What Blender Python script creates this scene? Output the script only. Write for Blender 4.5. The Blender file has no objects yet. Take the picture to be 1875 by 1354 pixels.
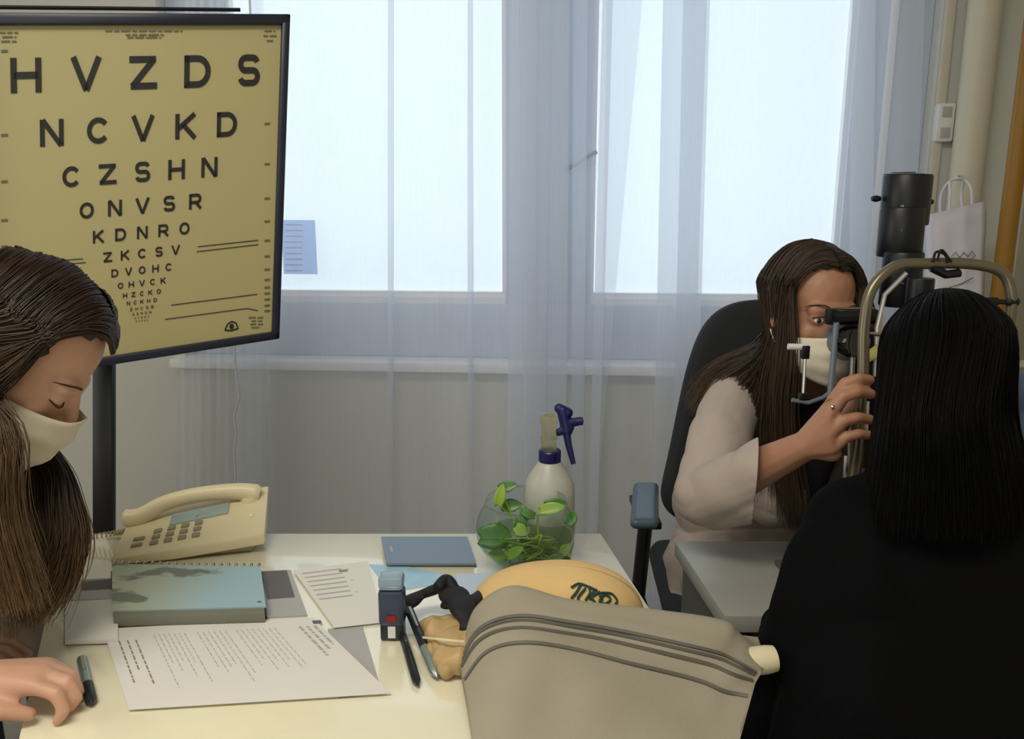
import bpy, bmesh, math, random
import numpy as np
from mathutils import Vector, Matrix
random.seed(7); RNG = np.random.default_rng(7)
R = math.radians
SC = bpy.context.scene
COL = SC.collection
# ------------------------------------------------------------------ camera
PITCH, FPX, HC = R(12.0), 1500.0, 1.34
CAM = Vector((0, 0, HC))
FW = Vector((0, math.cos(PITCH), -math.sin(PITCH)))
UP = Vector((0, math.sin(PITCH), math.cos(PITCH)))
RT = Vector((1, 0, 0))
cd_ = bpy.data.cameras.new('camera'); cam = bpy.data.objects.new('camera', cd_); COL.objects.link(cam)
cd_.sensor_width = 36; cd_.lens = 36 * FPX / 1875; cd_.clip_start = .02
cam.location = CAM; cam.rotation_euler = (math.pi / 2 - PITCH, 0, 0)
SC.camera = cam
# ------------------------------------------------------------------ world, lights, exposure
w = bpy.data.worlds.new('world'); SC.world = w; w.use_nodes = True
w.node_tree.nodes['Background'].inputs[0].default_value = (.78, .88, 1, 1)
w.node_tree.nodes['Background'].inputs[1].default_value = 1.0
vs = SC.view_settings; vs.view_transform = 'Standard'; vs.look = 'None'; vs.gamma = 1; vs.use_curve_mapping = False
vs.exposure = 0.0
PANE_EMIT = 1.0
def area(name, loc, rot, sx, sy, power, col):
    l = bpy.data.lights.new(name, 'AREA'); l.shape = 'RECTANGLE'; l.size = sx; l.size_y = sy; l.energy = power; l.color = col
    o = bpy.data.objects.new(name, l); COL.objects.link(o); o.location = loc; o.rotation_euler = rot; return o
area('ceiling_fill_light', (-.5, .1, 2.66), (0, 0, 0), 1.2, .5, 29, (1, .94, .83))  # added overhead fill that lifts the desk and the lower wall
area('side_fill_light', (-2.3, .6, 1.6), (0, R(-90), 0), 1.4, 1.3, 12, (1, .95, .86))  # added fill from the left; that wall has no window
area('rear_fill_light', (-.6, -1.42, 1.7), (R(-90), 0, R(180)), 1.8, 1.3, 8, (.92, .96, 1))  # added frontal fill behind the camera; no window in that wall

# ------------------------------------------------------------------ pixel helpers (place things at real depths)
def P(px, py, z):
    return CAM + RT * ((px - 937.5) / FPX * z) - UP * ((py - 677) / FPX * z) + FW * z
def ray(px, py): return (P(px, py, 1) - CAM)
def H(px, py, h):
    d = ray(px, py); return CAM + d * ((h - HC) / d.z)
def CD(x, down, fwd): return (RT * x - UP * down + FW * fwd)
TW = R(4.5)
WU = Vector((math.cos(TW), -math.sin(TW), 0)); WN = Vector((-math.sin(TW), -math.cos(TW), 0)); W0 = Vector((0, 2.5, 0))
def WP(px, py, off=0):
    d = ray(px, py); o = W0 + WN * off
    t = (o - CAM).dot(WN) / d.dot(WN); return CAM + d * t
def wu(px, py, off=0): return (WP(px, py, off) - W0).dot(WU)
def wz(px, py, off=0): return WP(px, py, off).z
def wl(u, off, z): return W0 + WU * u + WN * off + Vector((0, 0, z))

# ------------------------------------------------------------------ materials
def lin(c):
    return tuple(((x / 255) / 12.92 if x / 255 <= .04045 else ((x / 255 + .055) / 1.055) ** 2.4) for x in c) + (1,)
def mat(name, rgb, rough=.6, metal=0, var=.06, scale=30, bump=0, bscale=200, spec=.5, sub=0, stretch=None, trans=0, sheen=0, coat=0):
    m = bpy.data.materials.new(name); m.use_nodes = True; nt = m.node_tree; b = nt.nodes['Principled BSDF']
    b.inputs['Roughness'].default_value = rough; b.inputs['Metallic'].default_value = metal
    b.inputs['Specular IOR Level'].default_value = spec
    if trans: b.inputs['Transmission Weight'].default_value = trans
    if sheen: b.inputs['Sheen Weight'].default_value = sheen
    if coat: b.inputs['Coat Weight'].default_value = coat
    if sub:
        b.inputs['Subsurface Weight'].default_value = sub; b.inputs['Subsurface Radius'].default_value = (.012, .005, .003); b.inputs['Subsurface Scale'].default_value = 1
    tc = nt.nodes.new('ShaderNodeTexCoord'); mp = nt.nodes.new('ShaderNodeMapping')
    nt.links.new(tc.outputs['Object'], mp.inputs[0])
    if stretch: mp.inputs['Scale'].default_value = stretch
    n = nt.nodes.new('ShaderNodeTexNoise'); n.inputs['Scale'].default_value = scale; n.inputs['Detail'].default_value = 3
    nt.links.new(mp.outputs[0], n.inputs[0])
    mx = nt.nodes.new('ShaderNodeMix'); mx.data_type = 'RGBA'
    c = lin(rgb); mx.inputs[6].default_value = tuple(min(1, x * (1 - var)) for x in c[:3]) + (1,)
    mx.inputs[7].default_value = tuple(min(1, x * (1 + var)) for x in c[:3]) + (1,)
    nt.links.new(n.outputs[0], mx.inputs[0]); nt.links.new(mx.outputs[2], b.inputs['Base Color'])
    if bump:
        n2 = nt.nodes.new('ShaderNodeTexNoise'); n2.inputs['Scale'].default_value = bscale; nt.links.new(mp.outputs[0], n2.inputs[0])
        bp = nt.nodes.new('ShaderNodeBump'); bp.inputs['Strength'].default_value = bump; bp.inputs['Distance'].default_value = .002
        nt.links.new(n2.outputs[0], bp.inputs['Height']); nt.links.new(bp.outputs[0], b.inputs['Normal'])
    return m
def mat_hair(name, rgb, rgb2, rough=.42, spec=.35):
    """strand colour comes from a per-strand random and the distance along the strand (sun-bleached ends)"""
    m = bpy.data.materials.new(name); m.use_nodes = True; nt = m.node_tree; b = nt.nodes['Principled BSDF']
    b.inputs['Roughness'].default_value = rough; b.inputs['Specular IOR Level'].default_value = spec
    a = nt.nodes.new('ShaderNodeAttribute'); a.attribute_name = 'strand'
    sp = nt.nodes.new('ShaderNodeSeparateColor'); nt.links.new(a.outputs['Color'], sp.inputs[0])
    mx = nt.nodes.new('ShaderNodeMix'); mx.data_type = 'RGBA'; mx.inputs[6].default_value = lin(rgb); mx.inputs[7].default_value = lin(rgb2)
    nt.links.new(sp.outputs[1], mx.inputs[0])
    m2 = nt.nodes.new('ShaderNodeMix'); m2.data_type = 'RGBA'; m2.blend_type = 'MULTIPLY'; m2.inputs[0].default_value = 1
    r = nt.nodes.new('ShaderNodeMapRange'); r.inputs['To Min'].default_value = .55; r.inputs['To Max'].default_value = 1.5
    nt.links.new(sp.outputs[0], r.inputs[0]); nt.links.new(mx.outputs[2], m2.inputs[6]); nt.links.new(r.outputs[0], m2.inputs[7])
    nt.links.new(m2.outputs[2], b.inputs['Base Color'])
    return m
def mat_thin(name, rgb, clear, ior=1.3, rough=.02):
    m = bpy.data.materials.new(name); m.use_nodes = True; nt = m.node_tree; nt.nodes.remove(nt.nodes['Principled BSDF'])
    out = nt.nodes['Material Output']
    t = nt.nodes.new('ShaderNodeBsdfTransparent'); t.inputs[0].default_value = lin(rgb)
    g = nt.nodes.new('ShaderNodeBsdfGlossy'); g.inputs['Roughness'].default_value = rough
    d = nt.nodes.new('ShaderNodeBsdfTranslucent'); d.inputs[0].default_value = lin(rgb)
    f = nt.nodes.new('ShaderNodeFresnel'); ge = nt.nodes.new('ShaderNodeNewGeometry'); mr = nt.nodes.new('ShaderNodeMapRange'); mr.inputs['To Min'].default_value = ior; mr.inputs['To Max'].default_value = 1 / ior
    nt.links.new(ge.outputs['Backfacing'], mr.inputs[0]); nt.links.new(mr.outputs[0], f.inputs[0])
    a = nt.nodes.new('ShaderNodeMixShader'); a.inputs[0].default_value = 1 - clear
    nt.links.new(t.outputs[0], a.inputs[1]); nt.links.new(d.outputs[0], a.inputs[2])
    c = nt.nodes.new('ShaderNodeMixShader'); nt.links.new(f.outputs[0], c.inputs[0])
    nt.links.new(a.outputs[0], c.inputs[1]); nt.links.new(g.outputs[0], c.inputs[2]); nt.links.new(c.outputs[0], out.inputs[0])
    return m
def mat_curtain():
    m = bpy.data.materials.new('sheer_voile'); m.use_nodes = True; nt = m.node_tree; nt.nodes.remove(nt.nodes['Principled BSDF'])
    out = nt.nodes['Material Output']
    t = nt.nodes.new('ShaderNodeBsdfTransparent')
    d = nt.nodes.new('ShaderNodeBsdfDiffuse'); d.inputs[0].default_value = (.86, .89, .97, 1)
    tr = nt.nodes.new('ShaderNodeBsdfTranslucent'); tr.inputs[0].default_value = (.84, .90, 1.0, 1)
    a = nt.nodes.new('ShaderNodeMixShader'); a.inputs[0].default_value = .5
    nt.links.new(d.outputs[0], a.inputs[1]); nt.links.new(tr.outputs[0], a.inputs[2])
    tc = nt.nodes.new('ShaderNodeTexCoord'); mp = nt.nodes.new('ShaderNodeMapping'); mp.inputs['Scale'].default_value = (120, 120, 6)
    n = nt.nodes.new('ShaderNodeTexNoise'); n.inputs['Scale'].default_value = 1; nt.links.new(tc.outputs['Object'], mp.inputs[0]); nt.links.new(mp.outputs[0], n.inputs[0])
    r = nt.nodes.new('ShaderNodeMapRange'); r.inputs['To Min'].default_value = .34; r.inputs['To Max'].default_value = .38; nt.links.new(n.outputs[0], r.inputs[0])
    c = nt.nodes.new('ShaderNodeMixShader'); nt.links.new(r.outputs[0], c.inputs[0])
    nt.links.new(t.outputs[0], c.inputs[1]); nt.links.new(a.outputs[0], c.inputs[2]); nt.links.new(c.outputs[0], out.inputs[0])
    return m
def mat_pane():
    m = bpy.data.materials.new('frosted_pane'); m.use_nodes = True; nt = m.node_tree; b = nt.nodes['Principled BSDF']
    b.inputs['Base Color'].default_value = (.5, .55, .6, 1); b.inputs['Roughness'].default_value = .35
    tc = nt.nodes.new('ShaderNodeTexCoord'); n = nt.nodes.new('ShaderNodeTexNoise'); n.inputs['Scale'].default_value = 90; n.inputs['Detail'].default_value = 4
    nt.links.new(tc.outputs['Object'], n.inputs[0])
    mx = nt.nodes.new('ShaderNodeMix'); mx.data_type = 'RGBA'; mx.inputs[6].default_value = (.66, .80, .93, 1); mx.inputs[7].default_value = (.84, .97, 1.0, 1)
    nt.links.new(n.outputs[0], mx.inputs[0]); nt.links.new(mx.outputs[2], b.inputs['Emission Color']); b.inputs['Emission Strength'].default_value = PANE_EMIT
    return m
M = dict(
    wall=mat('wall_paint', (216, 216, 208), .8, var=.04, scale=4, bump=.1), wall_right=mat('wall_paint_cream', (200, 192, 168), .8, var=.04, scale=4, bump=.1),
    ceiling=mat('ceiling_paint', (215, 213, 205), .9), floor=mat('lino', (140, 138, 130), .5, var=.12, scale=25),
    frame=mat('window_paint', (205, 214, 232), .45, var=.02), sill=mat('sill_paint', (245, 245, 248), .3, var=.02),
    pane=mat_pane(), curtain=mat_curtain(), white=mat('white_plastic', (225, 225, 220), .4, var=.02),
    pipe=mat('pipe_paint', (205, 198, 178), .5, var=.03), yellow=mat('yellow_pipe_paint', (150, 106, 14), .45, var=.05),
    black=mat('black_metal', (22, 24, 28), .4, metal=.2, var=.1), navy=mat('navy_frame', (30, 34, 52), .35, var=.1),
    chart=mat('chart_panel', (184, 173, 122), .5, var=.03, scale=3), ink=mat('ink', (30, 28, 24), .6, var=.02), ink_soft=mat('pale_ink', (110, 104, 70), .6, var=.02),
    desk=mat('desk_laminate', (240, 233, 202), .24, var=.02, scale=5, spec=1, coat=1), desk_edge=mat('desk_edging', (205, 195, 160), .5),
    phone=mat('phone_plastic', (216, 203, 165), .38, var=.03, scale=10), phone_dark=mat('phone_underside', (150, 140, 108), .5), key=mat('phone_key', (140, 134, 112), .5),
    lcd=mat('phone_display', (150, 168, 165), .15), cord=mat('phone_cord', (165, 145, 105), .5),
    paper=mat('paper', (226, 222, 214), .7, var=.015, scale=12), greypaper=mat('grey_card', (176, 173, 170), .6, var=.03), darkcard=mat('dark_grey_print', (98, 95, 94), .5, var=.04),
    leaflet=mat('pale_blue_leaflet', (160, 200, 220), .4, var=.15, scale=60), bluecard=mat('blue_card', (190, 205, 225), .4, var=.05),
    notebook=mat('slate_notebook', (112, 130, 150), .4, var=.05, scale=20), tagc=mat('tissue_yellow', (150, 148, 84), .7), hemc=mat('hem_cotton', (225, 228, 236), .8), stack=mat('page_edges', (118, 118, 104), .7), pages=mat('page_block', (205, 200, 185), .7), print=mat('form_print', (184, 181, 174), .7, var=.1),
    chair=mat('chair_fabric', (24, 27, 33), .75, var=.2, scale=300, bump=.4, bscale=600), pad=mat('armrest_rubber', (78, 94, 108), .35, var=.05),
    table=mat('table_laminate', (158, 158, 150), .3, var=.08, scale=8), table_side=mat('table_side_paint', (88, 86, 82), .5, var=.05),
    steel=mat('brushed_steel', (190, 188, 180), .28, metal=1, var=.06), archsteel=mat('frame_tube_paint', (122, 114, 94), .3, metal=.6, var=.06),
    gun=mat('instrument_grey', (120, 128, 140), .35, metal=.3), glassblack=mat('lens_black', (8, 8, 10), .08, coat=.5),
    skin=mat('skin', (204, 156, 128), .5, var=.06, scale=25, sub=.08, bump=.12, bscale=400), skin_b=mat('skin_tan', (172, 124, 96), .5, var=.07, scale=25, sub=.08, bump=.12, bscale=400),
    lip=mat('lip', (150, 80, 72), .45), brow=mat('brow_hair', (60, 40, 28), .7), eye=mat('eye_white', (215, 210, 205), .15), iris=mat('iris_brown', (45, 28, 18), .1),
    mask=mat('mask_fabric', (222, 212, 190), .8, var=.04, scale=60, bump=.2, bscale=500), coat=mat('lab_coat_cotton', (182, 167, 156), .85, var=.04, scale=30, bump=.35, bscale=45),
    top_dark=mat('dark_top', (30, 24, 34), .8, var=.1), sweater=mat('black_knit', (7, 7, 9), .9, var=.2, scale=80, bump=.5, bscale=120, spec=.1),
    trousers=mat('dark_trousers', (30, 32, 40), .8), hair_a=mat_hair('hair_brown_blond', (50, 35, 26), (124, 98, 64)), hair_b=mat_hair('hair_dark_brown', (56, 45, 37), (84, 66, 50)),
    hair_c=mat_hair('hair_black', (3, 3, 4), (5, 4, 4), .55, .12), gold=mat('gold', (230, 200, 150), .2, metal=1),
    navyblue=mat('navy_plastic', (20, 18, 82), .35, var=.05), bottle=mat('bottle_plastic', (205, 204, 194), .35, var=.02, trans=.25), clearplastic=mat_thin('clear_nozzle', (235, 232, 210), .45, rough=.15),
    glass=mat_thin('bowl_glass', (236, 244, 240), .97), water=mat_thin('water', (225, 235, 215), .97, ior=1.12), leaf=mat('pothos_leaf', (70, 120, 45), .35, var=.35, scale=25), leaf2=mat('pothos_leaf_pale', (140, 170, 60), .35, var=.25, scale=30),
    root=mat('plant_roots', (150, 155, 105), .6), cap=mat('tan_canvas', (226, 190, 128), .85, var=.05, scale=40, bump=.4, bscale=500), thread=mat('green_thread', (30, 66, 62), .6, var=.2, scale=300),
    bag=mat('grey_beige_canvas', (158, 150, 130), .8, var=.05, scale=20, bump=.25, bscale=400), zipper=mat('zipper_tape', (98, 94, 84), .6), roll=mat('cream_vinyl', (226, 214, 176), .4),
    pouch=mat('tan_pouch', (190, 160, 110), .45, var=.25, scale=18, bump=.5, bscale=40), ribbon=mat('black_ribbon', (12, 12, 18), .7, bump=.5, bscale=80), stampblue=mat('stamp_body', (52, 62, 84), .3, var=.08),
    stampclear=mat('stamp_cap', (170, 190, 208), .12, trans=.4), red=mat('red_upholstery', (150, 22, 22), .6), penblack=mat('pen_black', (28, 34, 38), .3), pensilver=mat('pen_silver', (165, 180, 180), .25, metal=.7),
    bagwhite=mat('white_paper_bag', (216, 212, 222), .7, var=.03), jacket=mat('blue_grey_jacket', (86, 100, 122), .8, var=.1),
)
# landscape print of the calendar cover
def mat_cover():
    m = mat('calendar_cover', (168, 186, 178), .25, var=.02); nt = m.node_tree; b = nt.nodes['Principled BSDF']
    tc = nt.nodes.new('ShaderNodeTexCoord'); sx = nt.nodes.new('ShaderNodeSeparateXYZ'); nt.links.new(tc.outputs['Generated'], sx.inputs[0])
    r = nt.nodes.new('ShaderNodeValToRGB'); e = r.color_ramp.elements; e[0].color = lin((175, 182, 158)); e[1].color = lin((160, 190, 200)); e[0].position = .3; e[1].position = .7
    nt.links.new(sx.outputs[0], r.inputs[0])
    n = nt.nodes.new('ShaderNodeTexNoise'); n.inputs['Scale'].default_value = 3.2; n.inputs['Detail'].default_value = 6; nt.links.new(tc.outputs['Generated'], n.inputs[0])
    a = nt.nodes.new('ShaderNodeMath'); a.operation = 'SUBTRACT'; nt.links.new(n.outputs[0], a.inputs[0])
    sc = nt.nodes.new('ShaderNodeMath'); sc.operation = 'MULTIPLY_ADD'; sc.inputs[1].default_value = .34; sc.inputs[2].default_value = .42; nt.links.new(sx.outputs[0], sc.inputs[0]); nt.links.new(sc.outputs[0], a.inputs[1])
    m3 = nt.nodes.new('ShaderNodeMath'); m3.operation = 'MULTIPLY'; m3.inputs[1].default_value = 16; m3.use_clamp = True; nt.links.new(a.outputs[0], m3.inputs[0])
    mx = nt.nodes.new('ShaderNodeMix'); mx.data_type = 'RGBA'; mx.inputs[7].default_value = lin((112, 120, 112)); nt.links.new(r.outputs[0], mx.inputs[6]); nt.links.new(m3.outputs[0], mx.inputs[0])
    nt.links.new(mx.outputs[2], b.inputs['Base Color']); return m
M['cover'] = mat_cover()

# ------------------------------------------------------------------ mesh helpers
class MB:
    def __init__(s): s.v = []; s.f = []
    def add(s, v, f):
        n = len(s.v); s.v += [tuple(p) for p in v]; s.f += [tuple(i + n for i in q) for q in f]; return s
    def box(s, c, ex, ey, ez):
        """c centre; ex,ey,ez half vectors"""
        c, ex, ey, ez = map(Vector, (c, ex, ey, ez)); v = [c + ex * a + ey * b + ez * d for d in (-1, 1) for a, b in ((-1, -1), (1, -1), (1, 1), (-1, 1))]
        return s.add(v, [(3, 2, 1, 0), (4, 5, 6, 7), (0, 1, 5, 4), (1, 2, 6, 5), (2, 3, 7, 6), (3, 0, 4, 7)])
    def prism(s, pts, d):
        """pts polygon of 3D points, extruded by vector d"""
        n = len(pts); d = Vector(d); v = [Vector(p) for p in pts] + [Vector(p) + d for p in pts]
        return s.add(v, [tuple(range(n))[::-1], tuple(range(n, 2 * n))] + [(i, (i + 1) % n, n + (i + 1) % n, n + i) for i in range(n)])
    def tube(s, pts, r, n=10, cap=True, flat=1.0, ref=None):
        pts = [Vector(p) for p in pts]; m = len(pts); rr = r if hasattr(r, '__len__') else [r] * m
        v = []; last = None
        for i, p in enumerate(pts):
            t = (pts[min(i + 1, m - 1)] - pts[max(i - 1, 0)]).normalized()
            a = Vector(ref) if ref else (last if last else (Vector((0, 0, 1)) if abs(t.z) < .9 else Vector((1, 0, 0))))
            a = (a - t * a.dot(t)).normalized(); b = t.cross(a); last = a
            v += [p + (a * math.cos(2 * math.pi * k / n) * flat + b * math.sin(2 * math.pi * k / n)) * rr[i] for k in range(n)]
        f = [(i * n + k, i * n + (k + 1) % n, (i + 1) * n + (k + 1) % n, (i + 1) * n + k) for i in range(m - 1) for k in range(n)]
        if cap: f += [tuple(range(n))[::-1], tuple(range((m - 1) * n, m * n))]
        return s.add(v, f)
    def lathe(s, prof, o, ax=(0, 0, 1), n=32, ref=(1, 0, 0)):
        """prof list of (radius, height) along ax from o"""
        o, ax = Vector(o), Vector(ax).normalized(); a = Vector(ref) if abs(ax.x) < .9 else Vector((0, 0, 1)); a = (a - ax * a.dot(ax)).normalized(); b = ax.cross(a); v = []
        for r, h in prof: v += [o + ax * h + (a * math.cos(2 * math.pi * k / n) + b * math.sin(2 * math.pi * k / n)) * r for k in range(n)]
        m = len(prof); f = [(i * n + k, i * n + (k + 1) % n, (i + 1) * n + (k + 1) % n, (i + 1) * n + k) for i in range(m - 1) for k in range(n)]
        f += [tuple(range(n))[::-1], tuple(range((m - 1) * n, m * n))]
        return s.add(v, f)
    def grid(s, rows):
        m = len(rows); n = len(rows[0]); v = [p for r in rows for p in r]
        return s.add(v, [(i * n + k, i * n + k + 1, (i + 1) * n + k + 1, (i + 1) * n + k) for i in range(m - 1) for k in range(n - 1)])
    def build(s, name, m, parent=None, smooth=True, bevel=0, solid=0, sub=0, sharp=35):
        me = bpy.data.meshes.new(name); me.from_pydata(s.v, [], s.f); me.update()
        bm = bmesh.new(); bm.from_mesh(me); bmesh.ops.recalc_face_normals(bm, faces=bm.faces)
        if bevel:
            ed = [e for e in bm.edges if len(e.link_faces) == 2 and e.calc_face_angle(0) > R(35)]
            bmesh.ops.bevel(bm, geom=ed, offset=bevel, segments=2, profile=.5, affect='EDGES', clamp_overlap=True)
        bm.to_mesh(me); bm.free()
        me.materials.append(m if not isinstance(m, str) else M[m])
        o = bpy.data.objects.new(name, me); COL.objects.link(o)
        if parent: o.parent = parent
        if solid: md = o.modifiers.new('t', 'SOLIDIFY'); md.thickness = solid; md.offset = 0
        if sub: md = o.modifiers.new('s', 'SUBSURF'); md.levels = sub; md.render_levels = sub
        if smooth:
            me.polygons.foreach_set('use_smooth', [True] * len(me.polygons))
            if sharp and not sub: me.set_sharp_from_angle(angle=R(sharp))
        return o
def tag(o, label, cat, group=None, kind=None):
    o['label'] = label; o['category'] = cat
    if group: o['group'] = group
    if kind: o['kind'] = kind
    return o
def thing(name, loc, label, cat, group=None):
    o = bpy.data.objects.new(name, None); COL.objects.link(o); o.empty_display_size = .05
    o.location = (0, 0, 0); return tag(o, label, cat, group)
def rebase(root, loc):
    """move the Empty to the base of the thing while leaving the parts where they stand"""
    loc = Vector(loc); root.location = loc
    for c in root.children: c.location = c.location - loc
def struct(o): o['kind'] = 'structure'; return o
def crom(pts, n):
    """Catmull-Rom resample to n points"""
    p = np.array([tuple(x) for x in pts], float); k = len(p)
    if k == 2: return [Vector(p[0] + (p[1] - p[0]) * i / (n - 1)) for i in range(n)]
    q = np.vstack([2 * p[0] - p[1], p, 2 * p[-1] - p[-2]]); out = []
    for i in range(n):
        t = i / (n - 1) * (k - 1); j = min(int(t), k - 2); t -= j; a, b, c, d = q[j], q[j + 1], q[j + 2], q[j + 3]
        out.append(Vector(.5 * ((2 * b) + (c - a) * t + (2 * a - 5 * b + 4 * c - d) * t * t + (3 * b - a - 3 * c + d) * t ** 3)))
    return out
_ico = {}
def ico(s):
    if s not in _ico:
        bm = bmesh.new(); bmesh.ops.create_icosphere(bm, subdivisions=s, radius=1); bm.verts.ensure_lookup_table()
        _ico[s] = ([v.co.copy() for v in bm.verts], [[v.index for v in f.verts] for f in bm.faces]); bm.free()
    return _ico[s]
class Blob:
    """closed volumes fused into one continuous surface"""
    def __init__(s): s.mb = MB()
    def hull(s, sph, sub=2):
        bm = bmesh.new()
        for c, r in sph:
            for v in ico(sub)[0]: bm.verts.new(Vector(c) + v * r)
        res = bmesh.ops.convex_hull(bm, input=bm.verts[:])
        bad = [v for v in bm.verts if not v.link_faces]; bmesh.ops.delete(bm, geom=bad, context='VERTS')
        bm.verts.index_update(); s.mb.add([v.co.copy() for v in bm.verts], [[v.index for v in f.verts] for f in bm.faces]); bm.free(); return s
    def chain(s, pts, sub=2):
        for a, b in zip(pts, pts[1:]): s.hull([a, b], sub)
        return s
    def ell(s, c, ax, sub=3):
        a, b, d = map(Vector, ax); s.mb.add([Vector(c) + a * v.x + b * v.y + d * v.z for v in ico(sub)[0]], ico(sub)[1]); return s
    def build(s, name, m, parent, voxel=.004, smooth=6, dispf=None):
        me = bpy.data.meshes.new(name); me.from_pydata(s.mb.v, [], s.mb.f); me.update()
        bm = bmesh.new(); bm.from_mesh(me); bmesh.ops.recalc_face_normals(bm, faces=bm.faces); bm.to_mesh(me); bm.free()
        o = bpy.data.objects.new(name, me); COL.objects.link(o)
        md = o.modifiers.new('r', 'REMESH'); md.mode = 'VOXEL'; md.voxel_size = voxel; md.use_smooth_shade = True
        md = o.modifiers.new('s', 'SMOOTH'); md.factor = .5; md.iterations = smooth
        dg = bpy.context.evaluated_depsgraph_get(); dg.update()
        nm = bpy.data.meshes.new_from_object(o.evaluated_get(dg)); o.modifiers.clear(); o.data = nm; bpy.data.meshes.remove(me); nm.name = name
        if dispf:
            n = len(nm.vertices); co = np.empty(n * 3, np.float32); nm.vertices.foreach_get('co', co); no = np.empty(n * 3, np.float32)
            nm.vertices.foreach_get('normal', no); co = co.reshape(-1, 3); no = no.reshape(-1, 3); co = co + no * dispf(co)[:, None]
            nm.vertices.foreach_set('co', co.astype(np.float32).ravel()); nm.update()
        nm.materials.clear(); nm.materials.append(M[m]); nm.polygons.foreach_set('use_smooth', [True] * len(nm.polygons))
        if parent: o.parent = parent
        return o
def cut_open(o, p, ax, rad):
    """open a sleeve end: remove the cloth beyond a plane near the point p"""
    me = o.data; bm = bmesh.new(); bm.from_mesh(me); ax = Vector(ax).normalized(); p = Vector(p)
    near = lambda c: (c - p - ax * (c - p).dot(ax)).length < rad and -.02 < (c - p).dot(ax) < .13
    fs = [f for f in bm.faces if near(f.calc_center_median())]; ge = list({v for f in fs for v in f.verts} | {e for f in fs for e in f.edges}) + fs
    bmesh.ops.bisect_plane(bm, geom=ge, plane_co=p, plane_no=ax, clear_outer=True)
    bm.to_mesh(me); bm.free(); md = o.modifiers.new('t', 'SOLIDIFY'); md.thickness = .002; md.offset = 0
def fold_noise(seed, amp, freq, axis=None):
    r = np.random.default_rng(seed); ks = r.normal(size=(9, 3)) * freq; ph = r.uniform(0, 6.28, 9); 
    if axis is not None: ks = ks * np.array(axis)
    def f(co):
        a = sum(np.sin(co @ k + p) for k, p in zip(ks, ph)) / 3
        return (np.abs(a) - .6).astype(np.float32) * amp
    return f
def hair(name, parent, guides, n, m, r=.0011, jit=.004, thick=.01, sheet=True, seg=22, seed=1, length=(.86, 1.0), endjit=2.5, clumpy=1.2):
    """strands between guide curves: guides = list of world polylines"""
    G = np.array([[tuple(q) for q in crom(g, seg)] for g in guides]); g = len(G); rg = np.random.default_rng(seed)
    def at(u):
        u = np.clip(u, 0, g - 1.0001); i = u.astype(int); t = (u - i)[:, None, None]
        p0 = G[np.clip(i - 1, 0, g - 1)]; p1 = G[i]; p2 = G[np.clip(i + 1, 0, g - 1)]; p3 = G[np.clip(i + 2, 0, g - 1)]
        return .5 * (2 * p1 + (p2 - p0) * t + (2 * p0 - 5 * p1 + 4 * p2 - p3) * t * t + (3 * p1 - p0 - 3 * p2 + p3) * t ** 3)
    u = rg.uniform(0, g - 1, n); C = at(u)
    tt = np.linspace(0, 1, seg)[None, :, None]
    clump = rg.normal(size=(40, 3)); ci = (u / (g - 1) * 39).astype(int)
    off = rg.normal(size=(n, 1, 3)) * jit * (.35 + endjit * tt ** 1.5) + clump[ci][:, None, :] * jit * clumpy * tt
    depth = rg.uniform(-1, .6, size=(n, 1, 1)) * thick * np.sin(np.clip(tt * 1.3, 0, 1) * math.pi / 2) * np.array(FW * -1)[None, None, :]
    wav = np.sin(tt * rg.uniform(6, 12, (n, 1, 1)) + rg.uniform(0, 6.3, (n, 1, 1))) * jit * .8 * tt * rg.normal(size=(n, 1, 3))
    C = C + off + depth + wav
    L = rg.uniform(*length, size=n)
    ti = np.linspace(0, 1, seg)[None, :] * L[:, None] * (seg - 1); i0 = np.minimum(ti.astype(int), seg - 2); fr = (ti - i0)[..., None]
    ar = np.arange(n)[:, None]; C = C[ar, i0] * (1 - fr) + C[ar, i0 + 1] * fr
    T = np.gradient(C, axis=1); T /= np.linalg.norm(T, axis=2, keepdims=True) + 1e-9
    ref = np.array([.3, .2, .93]); A = np.cross(T, ref); A /= np.linalg.norm(A, axis=2, keepdims=True) + 1e-9; B = np.cross(T, A)
    rad = r * (1 - .75 * tt ** 2) * rg.uniform(.6, 1.4, (n, 1, 1))
    rings = np.stack([C + (A * math.cos(a) + B * math.sin(a)) * rad for a in (0, 2.094, 4.189)], 2)   # n,seg,3,3
    V = rings.reshape(-1, 3)
    s_ = np.arange(n)[:, None, None] * seg * 3; j = np.arange(seg - 1)[None, :, None] * 3; k = np.arange(3)[None, None, :]; k2 = (k + 1) % 3
    F = np.stack([s_ + j + k, s_ + j + k2, s_ + j + 3 + k2, s_ + j + 3 + k], -1).reshape(-1, 4)
    colr = np.empty((n, seg, 3, 4), np.float32); colr[..., 0] = rg.uniform(0, 1, n)[:, None, None]; colr[..., 1] = ((tt[..., 0] * L[:, None]) ** 2.4)[..., None]; colr[..., 2:] = 1
    colr = colr.reshape(-1, 4)
    if sheet:
        nu = g * 6; S = at(np.linspace(0, g - 1.001, nu)); S = S + np.array(FW * .3 * thick)[None, None, :]; S = S[:, :int(seg * .93)]; ms = S.shape[1]
        o0 = len(V); V = np.vstack([V, S.reshape(-1, 3)])
        a = np.arange(nu - 1)[:, None] * ms; b = np.arange(ms - 1)[None, :]
        F = np.vstack([F, (np.stack([a + b, a + b + 1, a + ms + b + 1, a + ms + b], -1).reshape(-1, 4) + o0)])
        cs = np.empty((nu, ms, 4), np.float32); cs[..., 0] = .25; cs[..., 1] = np.linspace(0, .93, ms)[None] ** 2.4; cs[..., 2:] = 1; colr = np.vstack([colr, cs.reshape(-1, 4)])
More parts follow.
